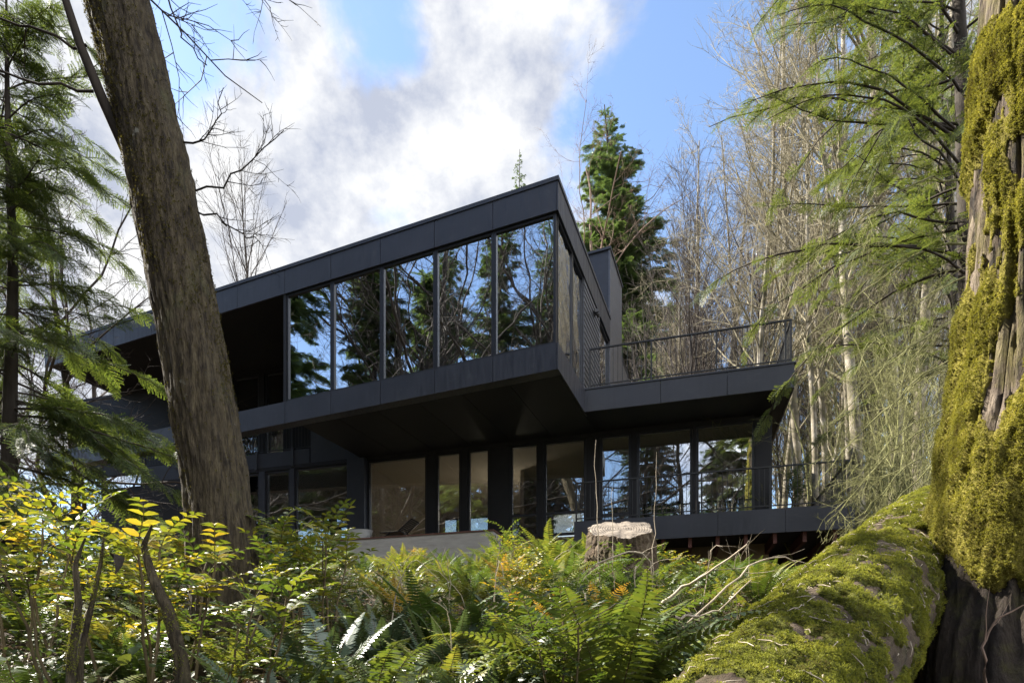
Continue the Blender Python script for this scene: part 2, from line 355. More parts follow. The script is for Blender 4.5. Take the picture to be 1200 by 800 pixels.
# rooms of the box
h = HMB(); h.b1(.1, 7.1, .12, 5.2, 6.486, 6.52); h.part('upper_room_floor', M['infloor'])
h = HMB(); h.b1(.1, 7.1, .12, 5.2, 9.215, 9.25); h.part('upper_room_ceiling', M['ceiling'])
h = HMB(); h.b1(.1, 7.12, 5.2, 5.3, 8.4, 9.25); h.b1(.1, .8, 5.2, 5.3, 6.5, 8.4); h.b1(3.2, 3.7, 5.2, 5.3, 6.5, 8.4); h.b1(6.4, 7.12, 5.2, 5.3, 6.5, 8.4); h.b1(7.03, 7.13, .12, 5.2, 6.5, 9.25); h.part('upper_room_wall', M['inwall'])
h = HMB(); h.b1(7.14, 7.22, .0, 5.3, 6.49, 9.255); h.part('box_end_wall', M['soffit'])
# glazing of the box
wj = [.03, 1.43, 2.86, 4.29, 5.72, 7.14]
for p, q in zip(wj[:-1], wj[1:]):
    window('b1', p+.002, q-.002, .02, 6.505, 9.195, M['glass'], fw=.055)
# side glazing, siding, door (plane a = 0, seen edge-on along b)
def side_window(b0, b1, z0, z1, glass, name='window', fw=.05):
    f = HMB()
    f.b1(.02, .1, b0, b0+fw, z0, z1); f.b1(.02, .1, b1-fw, b1, z0, z1); f.b1(.02, .1, b0+fw, b1-fw, z0, z0+fw); f.b1(.02, .1, b0+fw, b1-fw, z1-fw, z1)
    o = f.part(name, M['frame'])
    p = HMB(); p.b1(.05, .062, b0+fw*.6, b1-fw*.6, z0+fw*.6, z1-fw*.6); subpart(p, 'pane', glass, o)
    return o
side_window(.115, 1.3, 6.505, 9.195, M['glass_wavy']); side_window(1.303, 2.25, 6.505, 9.195, M['glass_wavy'])
h = HMB()
z = 6.5
while z < 9.19:
    z2 = min(z+.135, 9.195)
    V = boxv(-.012, .05, 2.255, 3.925, z+.004, z2); V[[0, 3], 0] = -.026; h.add(fr1(V), [F1FLIP]); z += .14
h.part('siding', M['siding'])
d = side_window(3.93, 5.29, 6.505, 9.19, M['glass'], 'door', .06)
hh = HMB(); hh.b1(-.03, .015, 4.02, 4.05, 7.3, 7.62); subpart(hh, 'handle', M['rail'], d)
# wall lamp on the siding
l = HMB(); l.b1(-.05, -.022, 3.19, 3.29, 8.8, 8.92); o = l.part('wall_lamp', M['rail'])
for s in (-1, 1):
    P = np.array([[[-.05-.0, 3.24+s*.04, 8.86], [-.11, 3.24+s*.07, 8.86+s*.01], [-.12, 3.24+s*.12, 8.84-.02*s]]])
    V, q = tubes(P, np.array([[.03, .045, .05]]), 10); m = MB(); m.add(fr1(V), [q])
    m.add(fr1(V[-10:]), [np.arange(10)[None]]); subpart(m, 'lamp_head', M['rail'], o)
# tower of vertical boards behind the siding, and the parapet wall beyond
h = HMB(); h.b1(.03, 2.2, 5.32, 7.18, 6.45, 11.84); h.part('stair_tower', M['panel'])
h = HMB(); b = 5.3
while b < 7.15: h.b1(-.02, .03, b+.004, min(b+.15, 7.2)-.004, 6.46, 11.84); b += .155
h.part('vertical_boards', M['siding'])
h = HMB(); h.b1(-.05, 2.22, 5.27, 5.33, 11.84, 11.91); h.b1(-.05, .02, 5.33, 7.23, 11.84, 11.91); h.b1(.02, 2.22, 7.17, 7.23, 11.84, 11.91); h.part('tower_cap', M['panel'])
h = HMB(); h.b1(-.01, .12, 7.24, 8.9, 6.45, 9.5); h.part('parapet_wall', M['siding'])

# lower wing: slabs
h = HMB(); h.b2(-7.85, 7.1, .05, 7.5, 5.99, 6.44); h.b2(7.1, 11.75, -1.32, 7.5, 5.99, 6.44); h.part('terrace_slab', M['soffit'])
h = HMB()
tj = [7.17, 8.95, 10.4, 11.78]
for p, q in zip(tj[:-1], tj[1:]): h.b2(p+.005, q-.005, -1.36, -1.32, 5.97, 6.49)
h.b2(11.75, 11.785, -1.32, 7.5, 5.97, 6.49)
h.part('terrace_fascia', M['panel'])
h = HMB(); h.b2(7.15, 11.81, -1.38, -1.25, 6.492, 6.53); h.b2(11.68, 11.81, -1.25, 7.4, 6.492, 6.53); h.part('terrace_edge_cap', M['panel'])
# band over the lower left windows, and the solid parapet piece
h = HMB()
for p, q in zip([-7.85, -6.1, -4.6, -3.25, -1.95], [-6.1, -4.6, -3.25, -1.95, -1.35]): h.b2(p+.02, q-.02, 0, .045, 5.93, 6.42)
for s_ in (-6.1, -4.6, -3.25, -1.95): h.b2(s_-.045, s_+.045, -.05, .05, 5.925, 6.5)
h.part('lower_band', M['panel'])
h = HMB(); h.b2(-1.33, 2.6, .0, .12, 5.935, 7.3); h.part('solid_parapet', M['panel'])

def railing(pts, z0, z1, gap=.11, post=1.5, name='railing', fr=fr2):
    """pts: list of (s,d) corners"""
    bars = MB(); top = MB()
    for (sa, da), (sb, db) in zip(pts[:-1], pts[1:]):
        Ls = math.hypot(sb-sa, db-da); n = max(2, int(round(Ls/gap)))
        ux, uy = (sb-sa)/Ls, (db-da)/Ls
        def bx(t0, t1, w, za, zb, mbx):
            c = np.array([[sa+ux*t0-uy*w, da+uy*t0+ux*w], [sa+ux*t1-uy*w, da+uy*t1+ux*w], [sa+ux*t1+uy*w, da+uy*t1-ux*w], [sa+ux*t0+uy*w, da+uy*t0-ux*w]])
            V = np.vstack([np.column_stack([c, np.full(4, za)]), np.column_stack([c, np.full(4, zb)])])
            mbx.add(fr(V), [BOXF])
        for k in range(n+1):
            t = Ls*k/n; w = .006
            if k % max(1, int(post/gap)) == 0: bx(t-.018, t+.018, .018, z0, z1-.031, bars)
            else: bx(t-w, t+w, w, z0+.1, z1-.031, bars)
        bx(0, Ls, .012, z0+.075, z0+.1, bars)
        bx(-.02, Ls+.02, .024, z1-.03, z1, top)
    o = bars.build(name, M['rail'], house, HB)
    top.build('handrail', M['rail'], o, HB)
    return o
railing([(7.3, -1.28), (11.72, -1.28), (11.72, 6.9)], 6.53, 7.5)
railing([(-7.8, .12), (-1.4, .12)], 6.44, 7.4)
# deck
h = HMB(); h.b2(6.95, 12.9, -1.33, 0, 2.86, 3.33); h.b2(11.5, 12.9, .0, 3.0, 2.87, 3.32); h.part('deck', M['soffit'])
h = HMB()
for p, q in zip([6.93, 8.6, 10.2, 11.6], [8.6, 10.2, 11.6, 12.95]): h.b2(p+.004, q-.004, -1.37, -1.33, 2.83, 3.36)
h.part('deck_fascia', M['panel'])
h = HMB()
for s_ in np.arange(7.2, 12.8, .6): h.b2(s_-.04, s_+.04, -1.25, 2.5, 2.62, 2.855)
h.part('deck_joists', M['rafter'])
railing([(6.97, -1.28), (12.85, -1.28), (12.85, 2.9)], 3.36, 4.32)

# lower wall pieces between windows
h = HMB()
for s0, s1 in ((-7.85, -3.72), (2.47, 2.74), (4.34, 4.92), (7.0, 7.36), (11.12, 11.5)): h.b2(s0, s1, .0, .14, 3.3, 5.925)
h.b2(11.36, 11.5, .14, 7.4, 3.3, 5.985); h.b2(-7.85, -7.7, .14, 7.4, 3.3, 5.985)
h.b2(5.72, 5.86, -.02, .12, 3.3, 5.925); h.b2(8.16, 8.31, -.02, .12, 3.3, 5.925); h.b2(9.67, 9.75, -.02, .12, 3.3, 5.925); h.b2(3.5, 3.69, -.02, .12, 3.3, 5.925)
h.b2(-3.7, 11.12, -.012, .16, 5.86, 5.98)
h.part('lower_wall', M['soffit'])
h = HMB(); h.b2(.0, .57, -.16, .1, 3.2, 5.924); h.part('column', M['panel'])
gl = M['glass_low']
window('b2', -3.715, -3.17, .02, 2.95, 5.858, gl, .07, rails=(3.45,))
window('b2', -2.95, -2.06, .02, 2.95, 5.858, gl, .07, rails=(3.45,))
h = HMB(); h.b2(-3.165, -2.955, -.02, .1, 2.9, 5.858); h.b2(-2.055, -1.9, -.02, .1, 2.9, 5.858); h.part('mullion', M['panel'])
window('b2', -1.895, -.005, .02, 2.95, 5.858, gl, .06)
window('b2', .575, 2.465, .02, 3.36, 5.858, gl, .06)
window('b2', 2.745, 3.495, .02, 3.36, 5.858, gl, .06, name='door')
window('b2', 3.695, 4.335, .02, 3.36, 5.858, gl, .06, name='door')
window('b2', 4.925, 5.715, .02, 3.36, 5.858, gl, .06, rails=(3.95,))
window('b2', 5.865, 6.995, .02, 3.36, 5.858, gl, .06, rails=(3.95,))
window('b2', 7.365, 8.155, .02, 3.36, 5.858, gl, .06, rails=(3.82,))
window('b2', 8.315, 9.665, .02, 3.36, 5.858, gl, .06)
window('b2', 9.755, 11.115, .02, 3.36, 5.858, gl, .06)
# rooms of the lower wing
h = HMB(); h.b2(-7.7, 11.36, .16, 6.5, 3.28, 3.34); h.part('lower_room_floor', M['infloor'])
h = HMB(); h.b2(-7.7, 11.36, .165, 6.5, 5.90, 5.985); h.part('lower_room_ceiling', M['ceiling'])
h = HMB(); h.b2(-7.7, 11.36, 6.5, 6.6, 5.7, 5.98)
for k in range(7): h.b2(-7.7+k*2.85, -7.7+k*2.85+.35, 6.5, 6.6, 3.3, 5.7)
for s_ in (.2, 4.6, 7.2): h.b2(s_, s_+.12, 2.2 if s_ > 1 else .3, 6.5, 3.34, 5.9)
h.part('lower_room_wall', M['inwall'])
h = HMB(); h.b2(-7.8, 11.45, .2, 6.6, -1, 3.275); h.b2(11.46, 14.5, 2.7, 2.85, -1, 2.85); h.part('foundation', M['foundation'])
for k in range(6): window('b2', -7.34+k*2.85, -7.7+(k+1)*2.85-.01, 6.51, 3.34, 5.69, M['glass_clear'], .06)  # unseen rear windows, added to bring daylight onto the lower ceilings
# recessed doors of the covered terrace on the upper left
h = HMB()
for s0, s1 in ((-11.5, -5.15), (-4.8, -4.55), (-3.55, -3.35), (-2.6, -.5)): h.b2(s0, s1, .45, .57, 6.44, 9.17)
h.b2(-11.5, -.5, .44, .58, 9.17, 9.258)
h.part('recess_wall', M['soffit'])
for s0, s1 in ((-5.145, -4.805), (-4.545, -3.555), (-3.345, -2.605)):
    window('b2', s0, s1, .48, 6.45, 9.168, M['glass_blind'], .07, name='door')
    h = HMB(); h.b2(s0+.075, s1-.075, .60, .612, 8.2, 9.15); h.part('roller_blind', M['blind'])
h = HMB(); h.b2(-11.5, -7.9, 1.6, 1.75, 0, 6.43); h.part('set_back_wall', M['soffit'])
h = HMB(); h.b2(-11.5, -1.2, 4, 4.1, 8.9, 9.2)
for k in range(5): h.b2(-11.5+k*2.4, -11.5+k*2.4+.3, 4, 4.1, 6.45, 8.9)  # unseen back left open between piers to let light onto the ceiling
h.part('recess_room_wall', M['inwall'])
h = HMB(); h.b2(-11.5, -1.2, .63, 3.99, 9.2, 9.252); h.part('recess_room_ceiling', M['ceiling'])
h = HMB(); h.b2(-7.8, -1.2, .63, 6, 6.442, 6.47); h.part('recess_room_floor', M['infloor'])
# concrete ledge in front of the lower glazing
h = HMB(); h.b2(.05, 4.75, -.95, -.17, 1.6, 3.36); h.part('concrete_ledge', M['concrete'])
h = HMB(); h.b2(.02, 4.78, -.98, -.172, 3.362, 3.4); h.part('ledge_coping', M['coping'])

def at2(s, d, z): p = Q0+s*E2+d*N2; return (float(p[0]), float(p[1]), z)
# small lit lamp hanging in the room behind the glass door
lp = at2(3.95, 2.6, 4.95)
lampo = thing('pendant_lamp', 'small lit pendant lamp hanging behind the narrow glass door', 'lamp', lp)
em, nte, oute = newmat('lamp_glow'); e_ = N(nte, 'ShaderNodeEmission', Color=(1, .8, .55, 1), Strength=6); nte.links.new(e_.outputs[0], oute.inputs[0])
V, q = tubes(np.array([[[0, 0, -.03], [0, 0, 0], [0, 0, .03]]]), np.array([[.05, .08, .05]]), 12); m_ = MB(); m_.add(V, [q]); m_.add(V[:12], [np.arange(12)[None]]); m_.build('bulb', em, lampo)
V, q = tubes(np.array([[[0, 0, .03], [0, 0, .06], [0, 0, .94]]]), np.array([[.04, .012, .006]]), 8); m_ = MB(); m_.add(V, [q]); m_.build('cord', M['rail'], lampo)
ld = bpy.data.lights.new('lamp_light', 'POINT'); ld.energy = 9; ld.color = (1, .86, .68); ld.shadow_soft_size = .1
lo = bpy.data.objects.new('lamp_light', ld); COL.objects.link(lo); lo.location = (lp[0], lp[1], lp[2]-.12)

# meter box under the deck
mb = HMB(); mb.b2(10.9, 11.2, .02, .19, 2.0, 2.45); mbox = tag(mb.build('meter_box', M['frame']), 'small dark meter box on the tan wall under the deck', 'meter box')
mb = HMB(); mb.b2(10.94, 11.16, .0, .02, 2.2, 2.41); mb.build('cover', M['rail'], mbox)

# tub and lounge chair on the concrete ledge
ang2 = math.atan2(E2[1], E2[0])
M['tub'] = plain('pale_fibre_tub', (.42, .43, .43), rough=.5)
tub = thing('planter_tub', 'pale oval tub standing on the concrete ledge by the window', 'tub', at2(.62, -.56, 3.4), ang2)
V = []; n = 24
for (rr, zz) in ((.30, 0), (.31, .02), (.43, .27), (.44, .29), (.42, .29), (.40, .26), (.28, .04)):
    for k in range(n): V.append((rr*math.cos(k*2*math.pi/n), rr*.62*math.sin(k*2*math.pi/n), zz))
q = [[r*n+k, r*n+(k+1) % n, (r+1)*n+(k+1) % n, (r+1)*n+k] for r in range(6) for k in range(n)]
m_ = MB(); m_.add(V, [q, [list(range(n))][0:0] or np.zeros((0, 3), int)]); m_.add(np.array(V)[6*n:], [np.arange(n)[None]]); m_.build('bowl', M['tub'], tub)
chair = thing('lounge_chair', 'dark low lounge chair with a raised slatted back on the ledge', 'lounge chair', at2(1.95, -.55, 3.4), ang2)
s_ = MB(); b_ = MB(); f_ = MB()
for k in range(7): s_.add(boxv(-.5+k*.075, -.44+k*.075, -.22, .22, .16, .185), [BOXF])
s_.build('seat', M['twig_dry'], chair)
for k in range(9):
    t = k/8; V = boxv(-.018, .018, -.22, .22, -.01, .01)
    c, sn = math.cos(R(38)), math.sin(R(38)); W = V.copy(); W[:, 0] = V[:, 0]*c-V[:, 2]*sn+.03+t*.48*c; W[:, 2] = V[:, 0]*sn+V[:, 2]*c+.18+t*.48*sn
    b_.add(W, [BOXF])
b_.build('backrest', M['rail'], chair)
for sy in (-.24, .24):
    for P in ([(-.52, sy, .15), (.0, sy, .15), (.42, sy, .47)], [(-.45, sy, 0), (-.3, sy, .08), (-.2, sy, .15)], [(.3, sy, 0), (.15, sy, .12), (.05, sy, .2)]):
        V, q = tubes(np.array([P], float), np.full((1, 3), .014), 6); f_.add(V, [q])
f_.build('frame', M['rail'], chair)

# ------------------------------------------------------------------ tree generators
def grow(r, P0_, D0_, L, R0, k, wander, up, rend=.35):
    """grow n branches at once: returns P (n,k,3), Rd (n,k)"""
    n = len(P0_); P = np.zeros((n, k, 3)); P[:, 0] = P0_; d = norm(np.asarray(D0_, float))
    st = (L/(k-1))[:, None]
    for i in range(1, k):
        d = norm(d+r.normal(0, wander, (n, 3))+np.array([0, 0, 1.])*up)
        P[:, i] = P[:, i-1]+d*st
    t = np.linspace(0, 1, k)[None]
    return P, R0[:, None]*(1-(1-rend)*t)

def children(r, P, Rd, L, m, tmin, tmax, ang, angsd, ratio, rr, rmin, tpow=1.0, shape=.5):
    n, k, _ = P.shape
    t = tmin+(tmax-tmin)*r.random((n, m))**tpow
    x = t*(k-1); i = np.clip(x.astype(int), 0, k-2); f = x-i
    b = np.arange(n)[:, None]
    p = P[b, i]*(1-f[..., None])+P[b, i+1]*f[..., None]
    rad = Rd[b, i]*(1-f)+Rd[b, i+1]*f
    T = norm(P[b, i+1]-P[b, i])
    rv = r.normal(0, 1, T.shape); perp = norm(rv-(rv*T).sum(-1, keepdims=True)*T)
    a = np.radians(r.normal(ang, angsd, t.shape))[..., None]
    d = T*np.cos(a)+perp*np.sin(a)
    Lc = L[:, None]*ratio*(1-shape*(t-tmin)/(tmax-tmin+1e-6))*r.uniform(.6, 1.25, t.shape)
    rc = np.maximum(rad*rr*r.uniform(.7, 1.1, t.shape), rmin)
    return p.reshape(-1, 3), d.reshape(-1, 3), Lc.ravel(), rc.ravel()

def bare_tree(seed, H, r0, levels, lean=(0, 0), wander=.03, trunk_pts=None, trunk_r=None, sides=10, k0=14, rend=.15):
    """returns dict of meshes data: trunk (V,q), limbs, twigs"""
    r = np.random.default_rng(seed)
    if trunk_pts is None:
        P, Rd = grow(r, np.array([[0, 0, -.3]]), np.array([[lean[0], lean[1], 1.]]), np.array([H]), np.array([r0]), k0, wander, .02, rend)
        Rd[0, 0] *= 1.35
    else:
        P = np.array([trunk_pts], float); Rd = np.array([trunk_r], float)
    lv = [(P, Rd)]; L = np.array([H], float)
    for sp in levels:
        p, d, L, rc = children(r, lv[-1][0], lv[-1][1], L, *sp['c'])
        P, Rd = grow(r, p, d, L, rc, sp['k'], sp['w'], sp['up'], sp.get('rend', .3))
        lv.append((P, Rd))
    return lv

def tree_meshes(lv, sides=(12, 6, 4, 3, 3), split=2):
    """trunk = level 0, limbs = levels < split, twigs = the rest"""
    tv, tq = tubes(*lv[0], sides[0]); a = MB(); b = MB()
    for i, (P, Rd) in enumerate(lv[1:], 1):
        (a if i < split else b).add(*[(lambda vq: (vq[0], [vq[1]]))(tubes(P, Rd, sides[min(i, len(sides)-1)]))][0])
    return (tv, tq), (a.get() if a.n else None), (b.get() if b.n else None)

def make_tree(name, label, cat, lv, loc, mats, group=None, rotz=0, scale=1, sides=(12, 6, 4, 3, 3), split=2, crown='crown'):
    t = thing(name, label, cat, loc, rotz, group, scale)
    tr, li, tw = tree_meshes(lv, sides, split)
    link('trunk', make_mesh('trunk', tr[0], [tr[1]], mats[0]), t)
    if li: link('limbs', make_mesh('limbs', li[0], li[1], mats[1]), t)
    if tw: link(crown, make_mesh(crown, tw[0], tw[1], mats[2]), t)
    return t

def spray_template(r, L=.5, nside=9, nneed=16, nl=.013, nw=.0035, droop=.25, first=.42):
    """flat conifer spray along +x: side twigs, each with two rows of needles"""
    V = []; Q = []; n = 0
    def needles(p0, d, length, cnt, z0, zd):
        nonlocal n
        d = np.array([d[0], d[1]]); perp = np.array([-d[1], d[0]])
        for i in range(cnt):
            t = (i+.5)/cnt; c = np.array(p0)+d*length*t
            zz = z0+zd*t*t
            for s in (-1, 1):
                dd = d*.55+perp*s*.9+r.normal(0, .12, 2); dd /= np.linalg.norm(dd); w = np.array([-dd[1], dd[0]])*nw*.5
                ln = nl*r.uniform(.75, 1.15); tip = c+dd*ln; dz = r.normal(0, ln*.18)
                V.extend([[*(c+w), zz], [*(c+dd*ln*.5+w*1.6), zz+dz*.6], [*tip, zz+dz], [*(c+dd*ln*.5-w*1.6), zz+dz*.5]])
                Q.append([n, n+1, n+2, n+3]); n += 4
    needles((0, 0), (1, 0), L, int(nneed*1.8), 0, -droop*L)
    for i in range(nside):
        t = .06+.88*i/nside; s = 1 if i % 2 else -1
        ln = L*first*(1-.72*t)*r.uniform(.8, 1.15)
        a = s*R(r.uniform(42, 58))
        needles((L*t, 0), (math.cos(a), math.sin(a)), ln, max(3, int(nneed*(1-.6*t))), -droop*L*t*t, -droop*ln*.7)
    return np.array(V), [np.array(Q)]

def conifer(seed, H, r0, base, rad, nb, spray, slen, per, droop=.35, up0=10, limb=.012, len_pow=.8, side_keep=None, sidespan=.35, k=9, sw=.05, bare_below=None, stwig=3):
    """trunk / limbs / foliage data.  rad(t): branch length at height fraction t of the crown"""
    r = np.random.default_rng(seed)
    Pt, Rt = grow(r, np.array([[0, 0, -.4]]), np.array([[0, 0, 1.]]), np.array([H+.4]), np.array([r0]), 16, .012, .02, .06)
    t = r.random(nb)**len_pow if False else (np.arange(nb)+r.random(nb))/nb
    h = base+(H*.985-base)*t
    az = r.random(nb)*2*np.pi if side_keep is None else side_keep(r, nb, t)
    L = np.array([rad(x) for x in t])*r.uniform(.75, 1.15, nb)
    hx = (h+.4)/(H+.4)*15; i = np.clip(hx.astype(int), 0, 14); f = (hx-i)[:, None]
    p = Pt[0, i]*(1-f)+Pt[0, i+1]*f
    e = np.radians(r.normal(up0, 7, nb)+t*28)
    d = np.stack([np.cos(az)*np.cos(e), np.sin(az)*np.cos(e), np.sin(e)], 1)
    n = nb; P = np.zeros((n, k, 3)); P[:, 0] = p; st = (L/(k-1))[:, None]
    for j in range(1, k):
        d = norm(d+r.normal(0, sw, (n, 3))+np.array([0, 0, -1.])*(droop*1.6/k))
        P[:, j] = P[:, j-1]+d*st
    Rd = (np.maximum(.006, limb*L))[:, None]*np.linspace(1, .18, k)[None]
    # sprays along the limbs
    m = np.maximum(2, (L*per).astype(int)); bi = np.repeat(np.arange(n), m)
    ts = np.clip(r.random(len(bi))**.75, .14, .995)
    x = ts*(k-1); i = np.clip(x.astype(int), 0, k-2); f = (x-i)[:, None]
    pp = P[bi, i]*(1-f)+P[bi, i+1]*f
    T = norm(P[bi, i+1]-P[bi, i]); side = norm(np.cross(T, np.array([[0, 0, 1.]])))
    s = r.choice([-1., 1.], len(bi))[:, None]; a = np.radians(r.normal(52, 14, len(bi)))[:, None]*(1-.55*ts[:, None])
    X = norm(T*np.cos(a)+side*s*np.sin(a)+np.array([0, 0, -1.])*r.normal(.12, .14, (len(bi), 1)))
    U = np.array([[0, 0, 1.]])+r.normal(0, .45, (len(bi), 3)); Yv = norm(np.cross(U, X)); Zv = np.cross(X, Yv)
    sc = slen*r.uniform(.65, 1.2, len(bi))*(1-.45*ts)*np.clip(L[bi]/1.6, .35, 1.1)
    Mx = np.stack([X, Yv, Zv], -1)*sc[:, None, None]
    fol = []
    which = r.integers(0, len(spray), len(bi))
    mb = MB()
    for w, (sv, sg) in enumerate(spray):
        q = which == w
        if q.any(): mb.add(*inst(sv, sg, Mx[q], pp[q]))
    # thin stems of the sprays
    tp = np.stack([pp, pp+X*sc[:, None]*.5-Zv*sc[:, None]*.03, pp+X*sc[:, None]*.95-Zv*sc[:, None]*.16], 1)
    tb = MB(); V, q = tubes(P, Rd, 5); tb.add(V, [q])
    V, q = tubes(tp, np.tile(np.array([[.0045, .003, .0012]]), (len(tp), 1))*np.clip(sc[:, None]*2, .5, 2), stwig); tb.add(V, [q])
    return tubes(Pt, Rt, 12), tb.get(), mb.get()

def make_conifer(name, label, cat, data, loc, mats, group=None, rotz=0, scale=1):
    t = thing(name, label, cat, loc, rotz, group, scale)
    link('trunk', make_mesh('trunk', data[0][0], [data[0][1]], mats[0]), t)
    link('limbs', make_mesh('limbs', data[1][0], data[1][1], mats[1]), t)
    link('crown', make_mesh('crown', data[2][0], data[2][1], mats[2], smooth=False), t)
    return t

r_ = np.random.default_rng(3)
spray_fine = [spray_template(r_, 1.0, 14, 22, .034, .015, .22, .5) for _ in range(3)]
spray_far = [spray_template(r_, 1.0, 9, 8, .11, .042, .3, .5) for _ in range(3)]

# hemlock on the left
hem = conifer(11, 9.6, .13, .5, lambda t: 3.0*(1-t)**.55*(.8+.25*math.sin(t*9))+.3, 135, spray_fine, .5, 18, droop=.5, up0=-4, limb=.008, sw=.08)
make_conifer('hemlock_tree', 'young hemlock with drooping feathery sunlit branches and a thin dark trunk', 'tree', hem, (-7.05, 8.35, gzf(-7.05, 8.35)), (M['bark_dark'], M['twig_dark'], M['hemlock']))

# thinner fir with bare lower limbs behind the big mossy trunk
def toward_left(r, n, t): return np.pi+r.normal(.0, .95, n)
fir = conifer(23, 15.5, .17, 4.6, lambda t: 3.7*(1-.45*t), 78, spray_fine, .44, 8, droop=.6, up0=12, limb=.0068, sw=.11, k=13, side_keep=toward_left)
make_conifer('fir_tree', 'fir with long sparse bright green boughs reaching over the terrace', 'tree', fir, (6.65, 8.6, gzf(6.65, 8.6)), (M['bark_dark'], M['bark_dark'], M['fir_near']))
copy_tree([o for o in COL.objects if o.name == 'fir_tree'][0], (10.2, 13.6, gzf(10.2, 13.6)), .25, 1.05, 'second sparse fir standing farther back in the wood past the deck end')

# dark tall firs
firA = conifer(31, 33, .38, 6, lambda t: 4.7*(1-t)**.85*(.85+.2*math.sin(t*23))+.35, 430, spray_far, .62, 14, droop=.35, up0=4)
firB = conifer(32, 27, .33, 4, lambda t: 3.9*(1-t)**.75*(.85+.2*math.sin(t*19))+.3, 340, spray_far, .68, 13, droop=.45, up0=2)
def at(px, Y): return (px-600)/700*Y
mats_far = (M['bark_dark'], M['twig_dark'], M['fir_far'])
f1 = make_conifer('conifer', 'tall dense dark green fir rising behind the stair tower', 'tree', firA, (at(747, 38), 38, gzf(at(747, 38), 38)-.2), mats_far)
f1.scale = (1.45, 1.45, 1.0)
f2 = copy_tree(f1, (at(612, 62), 62, -1.5), 2.0, 1.1, 'small distant fir tip showing just over the roof edge'); f2.scale = (.95, .95, 1.62)
f3 = make_conifer('conifer', 'broad olive green conifer beside the tall dark fir', 'tree', firB, (at(770, 33), 33, gzf(at(770, 33), 33)-9.5), mats_far)
for k, (px, Y, dz, s, l) in enumerate([(800, 36, -9, .8, 'olive conifer filling the gap between the tall dark fir and the alders'), (715, 44, -6, .9, 'green conifer whose boughs show beside the stair tower'), (830, 48, -14, 1.0, 'green conifer half hidden among pale alder trunks behind the terrace'), (1055, 40, -10, .95, 'olive conifer deep in the alder wood beyond the deck railing'), (1000, 27, -13, .8, 'low young conifer at the foot of the alders beyond the deck'), (-20, 30, -8, .8, 'dark conifer standing beyond the feathery hemlock')]):
    copy_tree(f3, (at(px, Y), Y, gzf(at(px, Y), Y)+dz), 1.3*k, s, l)

# bare tree kinds
LV = lambda c, k, w, up, rend=.3: dict(c=c, k=k, w=w, up=up, rend=rend)
#                 m  tmin tmax ang sd ratio rr rmin tpow shape
alder_kinds = []
for s in range(5):
    alder_kinds.append(bare_tree(100+s, 24+2*s, .15+.02*s, [
        LV((30, .28, .99, 40, 9, .26, .42, .014, .9, .62), 7, .10, .08),
        LV((10, .15, 1, 38, 12, .42, .5, .009, 1, .5), 5, .13, .06),
        LV((7, .1, 1, 38, 14, .55, .7, .0065, 1, .4), 4, .15, .05)], wander=.022+.006*s))
maple_kinds = []
for s in range(3):
    maple_kinds.append(bare_tree(200+s, 15, .19, [
        LV((17, .18, .97, 55, 12, .52, .5, .02, 1, .45), 10, .17, .05),
        LV((9, .2, 1, 48, 14, .42, .5, .009, 1, .4), 7, .2, .05),
        LV((8, .12, 1, 46, 16, .42, .55, .005, 1, .4), 5, .2, .04),
        LV((4, .12, 1, 45, 16, .5, .6, .004, 1, .4), 4, .2, .02)], wander=.07))
sap_kinds = []
for s in range(3):
    sap_kinds.append(bare_tree(300+s, 9, .045, [
        LV((16, .12, .97, 35, 9, .4, .5, .008, 1, .5), 8, .13, .06),
        LV((8, .15, 1, 38, 12, .4, .55, .0045, 1, .4), 5, .16, .06),
        LV((4, .1, 1, 38, 12, .5, .6, .003, 1, .4), 4, .15, .05)], wander=.06, sides=6))
col_al = (M['bark_alder'], M['twig_alder'], M['twig_alder'])
col_dk = (M['bark_dark'], M['twig_dark'], M['twig_dark'])
sd = (9, 5, 3, 3, 3)
AG = 'pale bare alders crowding behind the deck'
AL = 'pale bare alder among its like in the crowded wood behind the deck'
alder_protos = [make_tree('alder_tree', AL, 'tree', lv, (0, 0, 0), col_al, AG, sides=sd) for lv in alder_kinds]
used = set()
def place(protos, k, loc, rz, sc, label, group=None, tilt=(0, 0)):
    p = protos[k]
    if p.name not in used:
        used.add(p.name); p.location = loc; p.rotation_euler = (tilt[0], tilt[1], rz); p.scale = (sc,)*3; p['label'] = label
        if group: p['group'] = group
        elif 'group' in p: del p['group']
        return p
    q = copy_tree(p, loc, rz, sc, label, group, tilt)
    if not group and 'group' in q: del q['group']
    return q
ra = np.random.default_rng(5)
named = [(886, 26, 2, .95, 'tall alder with a mottled pale trunk and a spreading reddish crown', (0, -.10)),
         (846, 29, 4, .72, 'slim alder leaning outward with a thin white trunk and few twigs', (0, -.11)),
         (938, 19.5, 1, 1.0, 'stout white-barked alder just past the end of the terrace', (0, .0)),
         (1075, 16, 3, .8, 'straight pale trunk with dark moss flecks between the log and the fir boughs', (0, .01)),
         (1010, 15.5, 2, .85, 'grey-brown trunk standing alone over the middle of the deck railing end', (0, .03)), (1048, 19, 4, .95, 'dark-flecked alder trunk leaning toward the fir boughs', (0, -.05)), (968, 22, 0, .9, 'pale upright alder seen between the deck rail corner and the fir', (0, .02)),
         (1128, 14.5, 0, .9, 'yellow mossy trunk beside the big moss-covered tree', (0, .0))]
for px, Y, k, sc, l, tl in named:
    x = at(px, Y); place(alder_protos, k, (x, Y, gzf(x, Y)-.2), ra.random()*6.28, sc, l, None, tl)
pos = []
while len(pos) < 78:
    Y = ra.uniform(17, 52); px = ra.uniform(775, 1210); x = at(px, Y)
    if px < 880 and Y < 26: continue
    if all((x-a)**2+(Y-b)**2 > 1.3**2 for a, b in pos): pos.append((x, Y))
